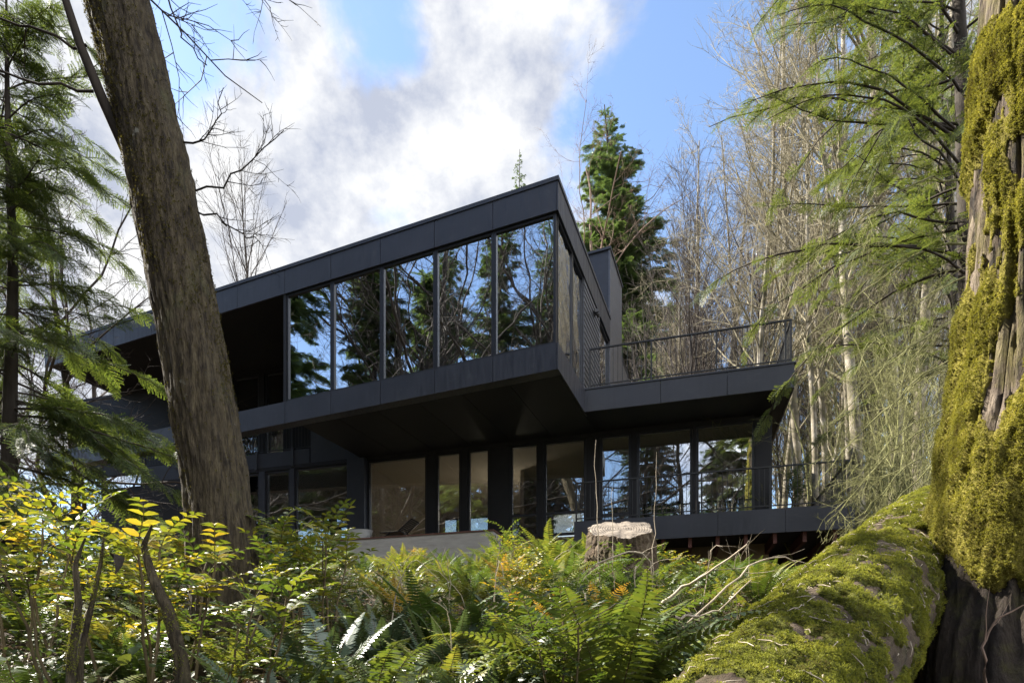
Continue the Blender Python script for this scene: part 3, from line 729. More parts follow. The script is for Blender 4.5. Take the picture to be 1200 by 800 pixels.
for i, (x, Y) in enumerate(pos):
    place(alder_protos, i % 5, (x, Y, gzf(x, Y)-.2), ra.random()*6.28, ra.uniform(.5, 1.05), AL, AG, (ra.normal(0, .05), ra.normal(0, .08)))

maple_protos = [make_tree('maple_tree', 'bare maple', 'tree', lv, (0, 0, 0), col_dk, None, sides=sd) for lv in maple_kinds]
for px, Y, k, sc, l in [(88, 19, 0, .98, 'bare dark maple with crooked spreading branches behind the hemlock'),
                        (20, 24, 1, 1.15, 'bare maple with a dense dark crown half hidden by the hemlock'),
                        (175, 32, 2, 1.05, 'bare maple showing above the roof just beside the leaning trunk'),
                        (45, 27, 2, 1.25, 'bare maple far back between the two maples beyond the hemlock'), (132, 26, 1, 1.1, 'bare maple with fine twigs between the hemlock and the roof end'), (-15, 31, 0, 1.4, 'tall bare maple far behind the top of the hemlock'),
                        (-60, 17, 2, .95, 'bare maple whose twigs hang in from the edge above the hemlock')]:
    x = at(px, Y); place(maple_protos, k, (x, Y, gzf(x, Y)), k*1.7+px, sc, l)
thin_kind = bare_tree(410, 17, .12, [
    LV((26, .35, .98, 30, 8, .4, .5, .014, 1, .45), 8, .08, .08),
    LV((9, .15, 1, 34, 10, .42, .5, .008, 1, .5), 6, .1, .07), LV((4, .1, 1, 34, 12, .5, .6, .006, 1, .4), 4, .12, .06)], wander=.02)
tk = make_tree('bare_tree', 'bare tree with fine upright twigs against the clouds behind the roof', 'tree', thin_kind, (at(297, 34), 34, 11.0), (M['bark_dark'], M['twig_dark'], M['twig_dark']), sides=sd)
tk2 = make_tree('bare_tree', 'bare reddish-twigged tree behind the corner of the roof', 'tree', maple_kinds[1], (at(682, 36), 36, 14.2), (M['twig_red'],)*3, sides=sd)
tk2.scale = (1.1, 1.1, 1.15)
copy_tree(tk, (at(805, 30), 30, 6), 2.2, 1.0, 'bundle of fine bare shoots beside the dark firs above the terrace rail')
for i in range(34):
    Y = ra.uniform(20, 46); px = ra.uniform(765, 1110); x = at(px, Y)
    copy_tree(tk, (x, Y, gzf(x, Y)-.3), ra.random()*6.28, ra.uniform(.55, .95), 'slender bare tree with fine upright shoots among its like behind the terrace', 'slender bare trees behind the terrace', (ra.normal(0, .04), ra.normal(0, .06)))

# trees behind the viewpoint, seen only mirrored in the windows
BG = 'trees mirrored in the window glass'
BL1 = 'tall conifer behind the viewpoint, seen only as a reflection in the upper windows'
BL2 = 'bare tree behind the viewpoint, seen only as a reflection in the windows'
rb = np.random.default_rng(9)
MIR = [('f', -21.5, 8.6, 1.0), ('g', -25, 2.0, 1.2), ('f', -20, -3.8, 1.1), ('g', -26, -6, 1.3), ('f', -15, -12, 1.05), ('f', -31, 6, 1.1), ('g', -19, -16, 1.1), ('f', -9, -17, 1.0), ('f', -30, -14, 1.1),
       ('m', -14, -7, 1.8), ('m', -11, -9, 1.9), ('m', -16, -1.8, 2.0), ('m', -15.5, -7, 2.1), ('m', -21.5, -1, 2.1), ('m', -24, -10, 2.2), ('m', -19, 1.5, 1.7), ('m', -13, -15, 2.0), ('m', -27, 10, 2.0),
       ('m', -17.5, -5.5, 2.2), ('m', -18.5, -1.5, 2.1), ('m', -22, 3.5, 2.0), ('g', -17, -8.5, 1.3), ('m', -25, -3, 2.2),
       ('f', -1, -19, .9), ('g', 6, -20, 1), ('m', 3, -16, 1.7), ('f', 11, -17, .9), ('m', -5, -15, 1.8), ('g', -5, -24, 1), ('m', 9, -14, 1.6), ('m', -1, -22, 1.8)]
for i, (kd, x, y, sc) in enumerate(MIR):
    x += rb.normal(0, .5); y += rb.normal(0, .5)
    if kd == 'm': copy_tree(maple_protos[i % 3], (x, y, gzf(x, y)), rb.random()*6.28, sc, BL2, BG)
    else: copy_tree(f1 if kd == 'f' else f3, (x, y, gzf(x, y)-.5), rb.random()*6.28, sc*rb.uniform(.9, 1.05), BL1, BG)

# saplings and thin shoots in the wood edge
sap_protos = [make_tree('sapling', 'sapling', 'sapling', lv, (0, 0, 0), (M['twig_moss'],)*3, None, sides=(6, 4, 3, 3), split=1) for lv in sap_kinds]
SL, SG = 'thin bare lichen-covered sapling in the tangle beyond the deck railing', 'saplings tangled beyond the deck'
rs = np.random.default_rng(15)
for i in range(38):
    Y = rs.uniform(10.5, 22); px = rs.uniform(945, 1150); x = at(px, Y)
    if Y < 14.5 and px < 1005: px = 1010+rs.random()*100; x = at(px, Y)
    place(sap_protos, i % 3, (x, Y, gzf(x, Y)), rs.random()*6.28, rs.uniform(.45, .95), SL, SG, (rs.normal(0, .12), rs.normal(0, .14)))

# ------------------------------------------------------------------ big trunks: rings displaced point by point
def trunk_grid(pts, rad, nlen, nang, disp):
    """pts (m,3), rad (m): smooth resample; disp(theta, s, P, Rr) -> radial offset"""
    pts = np.array(pts, float); rad = np.array(rad, float)
    s = np.concatenate([[0], np.cumsum(np.linalg.norm(np.diff(pts, axis=0), axis=1))])
    q = np.linspace(0, s[-1], nlen)
    C = np.stack([np.interp(q, s, pts[:, i]) for i in range(3)], 1); rr = np.interp(q, s, rad)
    ker = np.hanning(max(5, nlen//10)); ker /= ker.sum(); w = len(ker)//2
    sm = lambda v: np.convolve(np.pad(v, (w, len(ker)-1-w), 'reflect', reflect_type='odd'), ker, 'valid')
    C = np.stack([sm(C[:, i]) for i in range(3)], 1); rr = sm(rr)
    T, Nn, B = frames_of(C[None]); Nn = Nn[0]; B = B[0]
    th = np.arange(nang)*2*np.pi/nang
    D = np.cos(th)[None, :, None]*Nn[:, None, :]+np.sin(th)[None, :, None]*B[:, None, :]
    base = C[:, None, :]+D*rr[:, None, None]
    off = disp(np.broadcast_to(th[None], base.shape[:2]), np.broadcast_to(q[:, None], base.shape[:2]), base, D, rr)
    V = base+D*off[..., None]
    i = np.arange(nlen-1)[:, None]*nang; j = np.arange(nang)[None]; j2 = (j+1) % nang
    F = np.stack([i+j, i+j2, i+nang+j2, i+nang+j], -1).reshape(-1, 4)
    return V.reshape(-1, 3), F, D.reshape(-1, 3), base

def cyl_noise(th, q, rr, ka, kl, octv, seed):
    c = np.stack([np.cos(th).ravel()*ka, np.sin(th).ravel()*ka, q.ravel()*kl], 1)
    return fbm(c, octv, seed).reshape(th.shape)

def tuft_template(r, nb=9, L=1.0, w=.14):
    V = []; F = []; n = 0
    for k in range(nb):
        a = r.random()*6.28; e = r.uniform(.25, 1.25); d = np.array([math.cos(a)*math.cos(e), math.sin(a)*math.cos(e), math.sin(e)])
        s = norm(np.cross(d, [0, 0, 1.]))*w*.5; l = L*r.uniform(.6, 1.1)
        V += [-s*.6, s*.6, d*l*.6+s, d*l*.6-s]; F.append([n, n+1, n+2, n+3]); n += 4
    return np.array(V), [np.array(F)]
tufts = [tuft_template(np.random.default_rng(60+k)) for k in range(4)]
def moss_tufts(r, V, D, prob, n, size, hang=.25):
    p = prob/prob.sum(); idx = r.choice(len(V), n, p=p)
    P = V[idx]+r.normal(0, .006, (n, 3)); Z = norm(D[idx]+r.normal(0, .25, (n, 3))-np.array([0, 0, hang]))
    X = norm(np.cross(Z, r.normal(0, 1, (n, 3)))); Yv = np.cross(Z, X)
    Mx = np.stack([X, Yv, Z], -1)*(size*r.uniform(.5, 1.3, n))[:, None, None]
    mb = MB()
    w = r.integers(0, 4, n)
    for k in range(4):
        q = w == k; mb.add(*inst(*tufts[k], Mx[q], P[q]))
    return mb.get()

# leaning trunk
lean_pts = [(-2.32, 5.1, -.25), (-2.38, 5.02, .35), (-2.44, 5, 1.25), (-2.56, 5, 1.96), (-2.68, 5, 2.68), (-2.83, 5, 3.39), (-2.96, 5, 4.1), (-3.29, 5, 5.5), (-3.75, 5.05, 7.2), (-4.3, 5.15, 9.2), (-4.75, 5.2, 11.5)]
lean_rad = [.34, .285, .262, .255, .248, .243, .245, .25, .225, .18, .11]
def lean_disp(th, q, base, D, rr):
    f = cyl_noise(th, q, rr, 2.2, 1.1, 4, 1)-.5
    fur = np.abs(cyl_noise(th, q, rr, 7.5, 1.9, 4, 5)-.5)
    fine = cyl_noise(th, q, rr, 16, 7, 3, 9)-.5
    moss = np.clip(cyl_noise(th, q, rr, 3, 2.2, 4, 14)-.5, 0, 1)
    return .045*f-.065*fur+.030*fine+.06*moss
V, F, D, _ = trunk_grid(lean_pts, lean_rad, 760, 150, lean_disp)
lb = np.array(lean_pts[0])
leaner = thing('leaning_tree', 'thick brown mossy-barked trunk leaning across the front of the house', 'tree', tuple(lb))
link('trunk', make_mesh('trunk', V-lb, [F], M['bark_brown']), leaner)
mp = np.clip(fbm(V*np.array([3, 3, 1.2]), 3, 77)-.44, 0, 1)**1.0+.02; mp *= (V[:, 2] < 7)
mv, mg = moss_tufts(np.random.default_rng(1), V, D, mp, 9000, .022)
M['moss_bark'] = leaf_mat('brown_bark_moss', [(0, (.05, .042, .015, 1)), (.6, (.09, .078, .026, 1)), (1, (.15, .13, .04, 1))], rough=.9, spec=.1, trans=.25, obj_var=0)
link('moss', make_mesh('moss', mv-lb, mg, M['moss_bark'], smooth=False), leaner)
# its side limb and upper branches
rl = np.random.default_rng(21)
side = np.array([[(-3.16, 4.95, 4.15), (-3.32, 4.85, 4.55), (-3.47, 4.8, 4.95), (-3.58, 4.75, 5.35), (-3.70, 4.7, 5.8), (-3.84, 4.6, 6.4), (-3.9, 4.5, 7.1)]])
sr = np.array([[.05, .042, .036, .03, .027, .024, .02]])
sl_ = MB(); V1, q1 = tubes(side, sr, 8); sl_.add(V1, [q1]); mb_ = MB()
hand = [[(-3.42, 4.8, 4.95), (-3.75, 4.75, 5.02), (-4.1, 4.7, 5.03), (-4.5, 4.6, 5.08)], [(-3.38, 4.82, 4.6), (-3.7, 4.75, 4.58), (-4.1, 4.65, 4.62), (-4.5, 4.55, 4.66)],
        [(-2.62, 4.95, 3.9), (-2.3, 4.8, 3.88), (-2.0, 4.7, 3.98), (-1.75, 4.62, 4.12)], [(-2.72, 4.95, 4.3), (-2.5, 4.85, 4.2), (-2.38, 4.8, 4.35), (-2.3, 4.78, 4.6)],
        [(-2.6, 4.95, 3.72), (-2.35, 4.85, 3.6), (-2.15, 4.75, 3.4), (-1.95, 4.7, 3.28)], [(-2.9, 4.95, 5.7), (-2.5, 4.8, 5.55), (-2.1, 4.65, 5.3), (-1.85, 4.55, 4.95)],
        [(-3.0, 4.9, 6.1), (-2.4, 4.75, 5.6), (-2.0, 4.6, 5.45), (-1.6, 4.5, 5.5)], [(-2.95, 4.95, 5.9), (-2.75, 4.9, 5.2), (-2.55, 4.8, 4.9), (-2.4, 4.75, 4.7)],
        [(-3.5, 5, 7.4), (-2.9, 4.8, 6.9), (-2.3, 4.6, 6.3), (-1.9, 4.5, 5.7)], [(-3.1, 5, 6.2), (-3.7, 5, 6.1), (-4.2, 4.9, 5.7), (-4.4, 4.9, 5.3)]]
HP = np.array(hand); HPk = np.stack([np.stack([np.interp(np.linspace(0, 3, 9), np.arange(4), HP[b, :, c]) for c in range(3)], 1) for b in range(len(HP))])
HPk[:, 1:] += rl.normal(0, .022, HPk[:, 1:].shape)
HR = np.linspace(.008, .003, 9)[None]*np.ones((len(HP), 1)); HR[:2] *= 1.5
V1, q1 = tubes(HPk, HR, 6); mb_.add(V1, [q1])
p, d, L, rc = children(rl, np.concatenate([HPk]), HR, np.full(len(HP), 1.3), 9, .2, 1, 45, 14, .3, .6, .003, 1, .3)
Pb, Rb = grow(rl, p, d, L, rc, 5, .16, .05); V1, q1 = tubes(Pb, Rb, 4); mb_.add(V1, [q1])
p, d, L, rc = children(rl, Pb, Rb, L, 4, .2, 1, 45, 14, .4, .7, .0022, 1, .3)
Pb, Rb = grow(rl, p, d, L, rc, 4, .16, .05); V1, q1 = tubes(Pb, Rb, 3); mb_.add(V1, [q1])
p, d, L, rc = children(rl, side, sr, np.array([3.]), 10, .3, 1, 50, 14, .3, .4, .004, 1, .3)
Pb, Rb = grow(rl, p, d, L, rc, 6, .14, .04); V1, q1 = tubes(Pb, Rb, 4); sl_.add(V1, [q1])
p, d, L, rc = children(rl, Pb, Rb, L, 5, .2, 1, 45, 14, .4, .7, .0025, 1, .3)
Pb, Rb = grow(rl, p, d, L, rc, 4, .16, .05); V1, q1 = tubes(Pb, Rb, 3); sl_.add(V1, [q1])
sl_.build('side_limb', M['bark_dark'], leaner, lb, True)
mb_.build('limbs', M['bark_dark'], leaner, lb, True)

# big mossy trunk on the right
mt_pts = [(3.76, 4.3, -1.0), (3.80, 4.35, -.1), (3.83, 4.38, .35), (3.86, 4.4, .9), (3.90, 4.42, 1.6), (3.95, 4.45, 2.5), (4.0, 4.5, 3.5), (4.06, 4.55, 4.8), (4.15, 4.6, 6.5), (4.25, 4.7, 9), (4.3, 4.8, 12), (4.35, 4.85, 14)]
mt_rad = [1.05, .93, .83, .69, .545, .45, .415, .395, .39, .36, .3, .2]
cl_dir = math.pi
def mossy_disp(th, q, base, D, rr):
    az = np.arctan2(D[..., 1], D[..., 0])                      # world azimuth of the surface point
    q = q-.9; fl = np.clip(1.15-q/5.5, .25, 1)
    lob = np.cos(az*5+1.15+.35*np.sin(q*1.3))                     # buttress folds running down to the roots
    crev = -np.exp(-((az+2.08+.10*np.sin(q*1.6))/.13)**2)*.30      # deep cleft beside the sunlit lobe
    crev2 = -np.exp(-((az+1.45+.12*np.sin(q*1.2+1))/.10)**2)*.16
    big = cyl_noise(th, q, rr, 2.2, .9, 3, 31)-.5
    fur = np.clip(.12-np.abs(cyl_noise(th, q, rr, 11, 1.0, 2, 35)-.5), 0, 1)*2.2
    return rr[:, None]*fl*(.09*lob+crev+crev2)+.12*big-.16*fur
Vt, Ft, Dt, bt = trunk_grid(mt_pts, mt_rad, 700, 300, mossy_disp)
tb0 = np.array(mt_pts[0])
mossy = thing('mossy_tree', 'huge old trunk with furrowed grey bark thickly covered in yellow-green moss', 'tree', tuple(tb0))
edge = .5+1.1*(fbm(Vt*np.array([4., 4., .6]), 3, 97)-.5)
lowf = Vt[Ft][:, :, 2].mean(1) < edge[Ft].mean(1)+.12
link('trunk', make_mesh('trunk', Vt-tb0, [Ft[~lowf]], M['bark_grey']), mossy)
link('roots', make_mesh('roots', Vt-tb0, [Ft[lowf]], M['bark_root_shade']), mossy)  # lowest faces get the bark with shade in its colour
# moss coat: thick low down, patchy higher up
lowm = np.clip((3.0-Vt[:, 2])/2.0, 0, 1)
mk = fbm(Vt*np.array([1.7, 1.7, .9]), 4, 91)-.5
mk2 = fbm(Vt*np.array([5, 5, 2.2]), 4, 191)-.5
cover = np.clip((.8*mk+.75*mk2+.19*lowm+.03+.12*np.exp(-((Vt[:, 2]-4.1)/.35)**2))*6, -1, 1)
cover = cover-2.6*np.clip((edge+.08-Vt[:, 2])/.35, 0, 1)
lump = fbm(Vt*5.5, 4, 95)
coat = np.where(cover > 0, .008+.06*np.clip(cover, 0, 1)**1.5*(.3+lump), -.05)
Vm = Vt+Dt*coat[:, None]
keep = (cover[Ft] > -.25).any(1)
link('moss', make_mesh('moss', Vm-tb0, [Ft[keep]], M['moss_base']), mossy)
face_cam = (Dt @ norm(np.array([-.75, -.66, 0])) > -.35) & (Vt[:, 2] < 6.2)
pr = np.clip(cover, 0, 1)*face_cam+1e-9
mv, mg = moss_tufts(np.random.default_rng(2), Vm, Dt, pr, 150000, .021, .85)
link('moss_fringe', make_mesh('moss_fringe', mv-tb0, mg, M['moss'], smooth=False), mossy)
rm = np.random.default_rng(77)
pts = np.array([[(3.4, 4.3, 4.9), (2.9, 4.0, 5.3), (2.4, 3.8, 5.9), (1.9, 3.6, 6.5)]]); 

# fallen log
lg_pts = [(.25, 1.72, -.72), (.8, 2.3, -.46), (1.33, 2.9, -.2), (2.1, 3.8, .20), (2.87, 4.7, .57), (3.7, 5.6, .95), (4.5, 6.5, 1.31), (5.2, 7.3, 1.63)]
lg_rad = [.38, .395, .41, .43, .45, .475, .495, .5]
def log_disp(th, q, base, D, rr):
    b = cyl_noise(th, q, rr, 2.4, 1.4, 4, 51)-.5; f = cyl_noise(th, q, rr, 9, 5, 4, 55)-.5
    return .045*b+.045*f
Vl, Fl, Dl, _ = trunk_grid(lg_pts, lg_rad, 520, 190, log_disp)
l0 = np.array(lg_pts[0])
flog = thing('fallen_log', 'fallen moss-covered log sloping up to the big mossy tree', 'log', tuple(l0))
capc = [np.arange(190)[None, ::-1], np.arange(190)[None]+190*519]
link('bark', make_mesh('bark', Vl-l0, [Fl, *capc], M['bark_log']), flog)
mk = .6*(fbm(Vl*3.2, 4, 61)-.5)+.85*(fbm(Vl*11, 4, 161)-.5)
cv = np.clip((mk+.07*np.clip(Dl[:, 2]+.35, 0, 1)-.012)*7, -1, 1)
lump = fbm(Vl*14, 4, 65)
coat = np.where(cv > 0, .004+.028*np.clip(cv, 0, 1)*(.3+lump), -.04)
Vlm = Vl+Dl*coat[:, None]
keep = (cv[Fl] > -.25).any(1)
link('moss', make_mesh('moss', Vlm-l0, [Fl[keep]], M['moss_base_green']), flog)
pr = np.clip(cv, 0, 1)*(Dl[:, 2] > -.6)+1e-9
mv, mg = moss_tufts(np.random.default_rng(4), Vlm, Dl, pr, 160000, .0150, .1)
link('moss_fringe', make_mesh('moss_fringe', mv-l0, mg, M['moss_green'], smooth=False), flog)

rq = np.random.default_rng(66); okl = np.where((Dl[:, 2] > .1) & (Vl[:, 1] > 2.0))[0]; idx = rq.choice(okl, 700)
dn = Dl[idx]; dd = norm(np.cross(dn, rq.normal(0, 1, (700, 3)))); ln_ = rq.uniform(.012, .085, 700)[:, None]*rq.random((700, 1))
c0 = Vl[idx]+dn*(np.maximum(coat[idx], 0)[:, None]+.008)
Pq = np.stack([c0-dd*ln_, c0+dn*.006+rq.normal(0, .004, (700, 3)), c0+dd*ln_], 1)
V_, q_ = tubes(Pq, np.tile([[.0022, .0028, .0014]], (700, 1)), 4)
lq = link('twig_litter', make_mesh('twig_litter', V_, [q_], M['twig_dry'])); tag(lq, 'tiny twigs and needles littered over the mossy log', 'litter', None, 'stuff')
# stump
sp0 = np.array([1.46, 8.0, 0.62]); rst = np.random.default_rng(8)
stump = thing('tree_stump', 'cut tree stump with a pale weathered top among the ferns below the deck', 'stump', tuple(sp0))
def st_disp(th, q, base, D, rr): return np.clip((1.7-q)/1.2, .35, 1)*(.30*(cyl_noise(th, q, rr, 1.8, 1.2, 4, 71)-.5))-.16*np.abs(cyl_noise(th, q, rr, 6, 2.0, 4, 72)-.5)+.05*(cyl_noise(th, q, rr, 14, 14, 3, 73)-.5)
Vs, Fs, Ds, _ = trunk_grid([(0, 0, -.2), (0, 0, .3), (.0, 0, .75), (.0, 0, 1.16)], [.85, .66, .50, .44], 110, 200, st_disp)
Vs[:, 2] += np.clip((Vs[:, 2]-.3)/.86, 0, 1)*(Vs[:, 1]*.46+Vs[:, 0]*.05+.09*(fbm(Vs*np.array([5, 5, .3]), 4, 74)-.5))
link('bark', make_mesh('bark', Vs, [Fs], M['bark_log']), stump)
rings = [Vs[-200:]]
for f in (.9, .7, .5, .3, .1):
    w = Vs[-200:].copy(); c = w.mean(0); w = c+(w-c)*f; w[:, 2] += (fbm(w*9, 3, 5)-.5)*.035+.008; rings.append(w)
RV = np.concatenate(rings); i = np.arange(5)[:, None]*200; j = np.arange(200)[None]
link('cut_top', make_mesh('cut_top', RV, [np.stack([i+j, i+(j+1) % 200, i+200+(j+1) % 200, i+200+j], -1).reshape(-1, 4), np.arange(200)[None]+1000], M['cutwood']), stump)

# ------------------------------------------------------------------ undergrowth plants
def arc(L, e0, e1, k=14, az=0.0, twist=0.0):
    e = np.linspace(e0, e1, k); st = L/(k-1)
    x = np.concatenate([[0], np.cumsum(np.cos(e[:-1])*st)]); z = np.concatenate([[0], np.cumsum(np.sin(e[:-1])*st)])
    a = az+twist*np.linspace(0, 1, k)**2
    return np.stack([x*np.cos(a), x*np.sin(a), z], 1)

def along(C, t):
    k = len(C); x = np.clip(t, 0, 1)*(k-1); i = np.clip(x.astype(int), 0, k-2); f = (x-i)[:, None]
    T = norm(C[i+1]-C[i]); return C[i]*(1-f)+C[i+1]*f, T

# one pinna along +x, unit length, z up, slightly folded and sickle shaped
PIN_V = np.array([[0, -.07, 0], [0, .07, 0], [.35, -.095, -.02], [.35, .115, .015], [.72, -.05, -.05], [.72, .10, -.03], [1, .06, -.10]])
PIN_F = [np.array([[0, 2, 3, 1], [2, 4, 5, 3]]), np.array([[4, 6, 5]])]
# one leaflet, folded along its midrib
def leaflet(w, fold=.10, curl=-.12):
    c = np.array([[0, 0, 0], [.33, 0, .0], [.68, 0, curl*.3], [1, 0, curl]])
    l = np.array([[.12, w*.62, fold*.6], [.42, w, fold], [.75, w*.62, fold*.6+curl*.4]]); rr = l*np.array([1, -1, 1])
    V = np.concatenate([c, l, rr])       # 0-3, 4-6, 7-9
    return V, [np.array([[1, 5, 4, 0], [2, 6, 5, 1], [0, 7, 8, 1], [1, 8, 9, 2]]), np.array([[3, 6, 2], [2, 9, 3]])]

def fern_mesh(seed, nf, L, np_=30, e0=(60, 84), e1=(-25, 20), pw=.105, azspan=None):
    r = np.random.default_rng(seed); mb = MB(); sb = MB()
    for k in range(nf):
        az = (k+r.random()*.8)/nf*2*np.pi if azspan is None else r.uniform(*azspan)
        l = L*r.uniform(.7, 1.12); C = arc(l, R(r.uniform(*e0)), R(r.uniform(*e1)), 14, az, r.normal(0, .18))
        V, q = tubes(C[None], np.linspace(.0042, .001, 14)[None], 3); sb.add(V, [q])
        t = np.linspace(.12, .985, np_); p, T = along(C, t)
        side = norm(np.cross(T, np.array([[0, 0, 1.]]))); up = np.cross(side, T)
        roll = r.normal(0, .28); 
        wl = pw*l/.9*np.where(t < .3, .45+.55*(t-.12)/.18, 1-((t-.3)/.7)**1.7*.93)
        for s in (-1, 1):
            sd = side*s*np.cos(roll)+up*np.sin(roll)*s
            Xd = norm(sd+T*(.22+.25*t[:, None])-up*.10+r.normal(0, .05, T.shape))
            Zd = norm(up-(up*Xd).sum(1, keepdims=True)*Xd); Yd = np.cross(Zd, Xd)*(1 if s > 0 else 1)
            ln = wl*r.uniform(.88, 1.08, len(t))
            Mx = np.stack([Xd*ln[:, None], Yd*(wl*0+.10*l/.9)[:, None], Zd*ln[:, None]], -1)
            mb.add(*inst(PIN_V, PIN_F, Mx, p))
    return mb.get(), sb.get()

def pinnate(mb, sb, p0, az, L, e0, e1, npair, ll, w, r, tmpl):
    C = arc(L, e0, e1, 10, az, r.normal(0, .15))+p0
    V, q = tubes(C[None], np.linspace(.0028, .0012, 10)[None], 3); sb.add(V, [q])
    t = np.linspace(.22, .94, npair); p, T = along(C, t)
    side = norm(np.cross(T, np.array([[0, 0, 1.]]))); up = np.cross(side, T)
    for s in (-1, 1):
        Xd = norm(side*s+T*.45+up*.1+r.normal(0, .12, T.shape)); Zd = norm(up-(up*Xd).sum(1, keepdims=True)*Xd+r.normal(0, .1, T.shape)); Yd = norm(np.cross(Zd, Xd)); Zd = np.cross(Xd, Yd)
        ln = ll*(1-.35*t)*r.uniform(.85, 1.1, len(t))
        mb.add(*inst(*tmpl, np.stack([Xd, Yd, Zd], -1)*ln[:, None, None], p))
    p, T = along(C, np.array([.98])); Zd = np.cross(np.cross(T, [[0, 0, 1.]]), T); Yd = np.cross(Zd, T)
    mb.add(*inst(*tmpl, np.stack([T, Yd, Zd], -1)*ll*.8, p))

LF_M = leaflet(.21); LF_S = leaflet(.31, .06, -.1)
def mahonia_mesh(seed, nst, H, ll=.075, nl=(7, 11)):
    r = np.random.default_rng(seed); mb = MB(); sb = MB()
    for k in range(nst):
        h = H*r.uniform(.6, 1.05); a = r.random()*6.28; ln = r.uniform(.05, .25)
        C = np.array([[r.normal(0, .06), r.normal(0, .06), -.05]])+np.linspace(0, 1, 7)[:, None]*np.array([[math.cos(a)*ln, math.sin(a)*ln, h]])+np.cumsum(r.normal(0, .012, (7, 3)), 0)
        V, q = tubes(C[None], np.linspace(.009, .005, 7)[None], 5); sb.add(V, [q])
        n = r.integers(*nl)
        for j in range(n):
            t = 1-.5*(j/n)**1.3; p, _ = along(C, np.array([t]))
            pinnate(mb, sb, p[0], j*2.4+r.random(), r.uniform(.24, .38), R(r.uniform(35, 80)-35*j/n), R(r.uniform(-20, 35)), r.integers(5, 8), ll, 0, r, LF_M)
    return mb.get(), sb.get()

def salal_mesh(seed, nst, H, ll=.075):
    r = np.random.default_rng(seed); mb = MB(); sb = MB()
    for k in range(nst):
        C = arc(H*r.uniform(.6, 1.15), R(r.uniform(55, 88)), R(r.uniform(-10, 50)), 9, r.random()*6.28, r.normal(0, .4))+np.array([r.normal(0, .12), r.normal(0, .12), -.03])
        V, q = tubes(C[None], np.linspace(.005, .002, 9)[None], 3); sb.add(V, [q])
        n = int(r.integers(9, 14)); t = np.linspace(.25, 1, n); p, T = along(C, t)
        side = norm(np.cross(T, r.normal(0, .3, T.shape)+np.array([[0, 0, 1.]])))*np.where(np.arange(n) % 2, 1, -1)[:, None]
        Xd = norm(side+T*.5+r.normal(0, .25, T.shape)); Zd = norm(np.array([[0, 0, 1.]])+r.normal(0, .3, T.shape)); Yd = norm(np.cross(Zd, Xd)); Zd = np.cross(Xd, Yd)
        mb.add(*inst(*LF_S, np.stack([Xd, Yd, Zd], -1)*(ll*r.uniform(.7, 1.15, n))[:, None, None], p))
    return mb.get(), sb.get()

def plant(name, label, cat, data, mat, stem, group=None, leafname='fronds', loc=(0, 0, 0)):
    t = thing(name, label, cat, loc, 0, group)
    link(leafname, make_mesh(leafname, *data[0], mat, smooth=False), t)
    link('stems', make_mesh('stems', *data[1], stem), t)
    return t

FG = 'sword ferns crowding the slope'; FL = 'green sword fern crowded among its like on the slope below the house'
MG = 'mahonia shrubs on the slope'; ML = 'yellow-green mahonia shrub crowded among its like on the slope'
SG2 = 'low glossy shrubs on the slope'; SL2 = 'low glossy-leaved shrub crowded among its like on the slope'
fern_p = [plant('sword_fern', FL, 'fern', fern_mesh(500+k, 15+2*k, .82+.05*k), M['fern'], M['stem'], FG) for k in range(4)]
grey_p = [plant('sword_fern', 'fern', 'fern', fern_mesh(520+k, 11, .95, 36, (62, 86), (15, 55), .12), M['fern_grey'], M['stem']) for k in range(2)]
gold_p = [plant('bracken', 'fern', 'fern', fern_mesh(540, 7, .62, 20, (60, 85), (5, 50), .15), M['fern_gold'], M['twig_dry'])]
mah_p = [plant('mahonia_shrub', ML, 'shrub', mahonia_mesh(600+k, 3+k % 2, .72+.1*k), M['mahonia'], M['stem'], MG, 'leaves') for k in range(3)]
sal_p = [plant('low_shrub', SL2, 'shrub', salal_mesh(700+k, 11, .55+.1*k), M['salal'], M['stem'], SG2, 'leaves') for k in range(3)]

rp = np.random.default_rng(33)
A2 = np.array([.15, 1.72]); B2 = np.array([5.2, 7.3])
def clear(x, y):
    p = np.array([x, y]); t = np.clip(((p-A2)@(B2-A2))/((B2-A2)@(B2-A2)), 0, 1)
    if np.linalg.norm(p-A2-t*(B2-A2)) < .62: return False
    if (x+2.4)**2+(y-5)**2 < .3**2 or (x-1.42)**2+(y-8)**2 < .75**2: return False
    if (x-3.85)**2+(y-4.4)**2 < 1.2**2 or (x+7.05)**2+(y-8.35)**2 < .3: return False
    q = p-Q0; s = q@E2; d = q@N2
    if s > -8 and s < 13.2 and d > -1.15: return False
    if s > 6.7 and d > -1.6 and s < 13: return False
    return True
allpos = []
def scatter(protos, n, xr, yr, mind, label, group, sc, tilt=.08, test=None):
    c = 0; tries = 0
    while c < n and tries < 6000:
        tries += 1
        Y = yr[0]+(yr[1]-yr[0])*rp.random()**.85; px = rp.uniform(*xr); x = at(px, Y)
        if not clear(x, Y) or (test and not test(x, Y, px)): continue
        if any((x-a)**2+(Y-b)**2 < mind**2*(.6+Y*.08)**2 for a, b in allpos): continue
        allpos.append((x, Y)); c += 1
        s = rp.uniform(*sc)
        if px > 740: s *= .72
        if 385 < px < 580 and Y > 4.6: s *= .66
        place(protos, int(rp.integers(len(protos))), (x, Y, gzf(x, Y)), rp.random()*6.28, s, label, group, (rp.normal(0, tilt), rp.normal(0, tilt)))

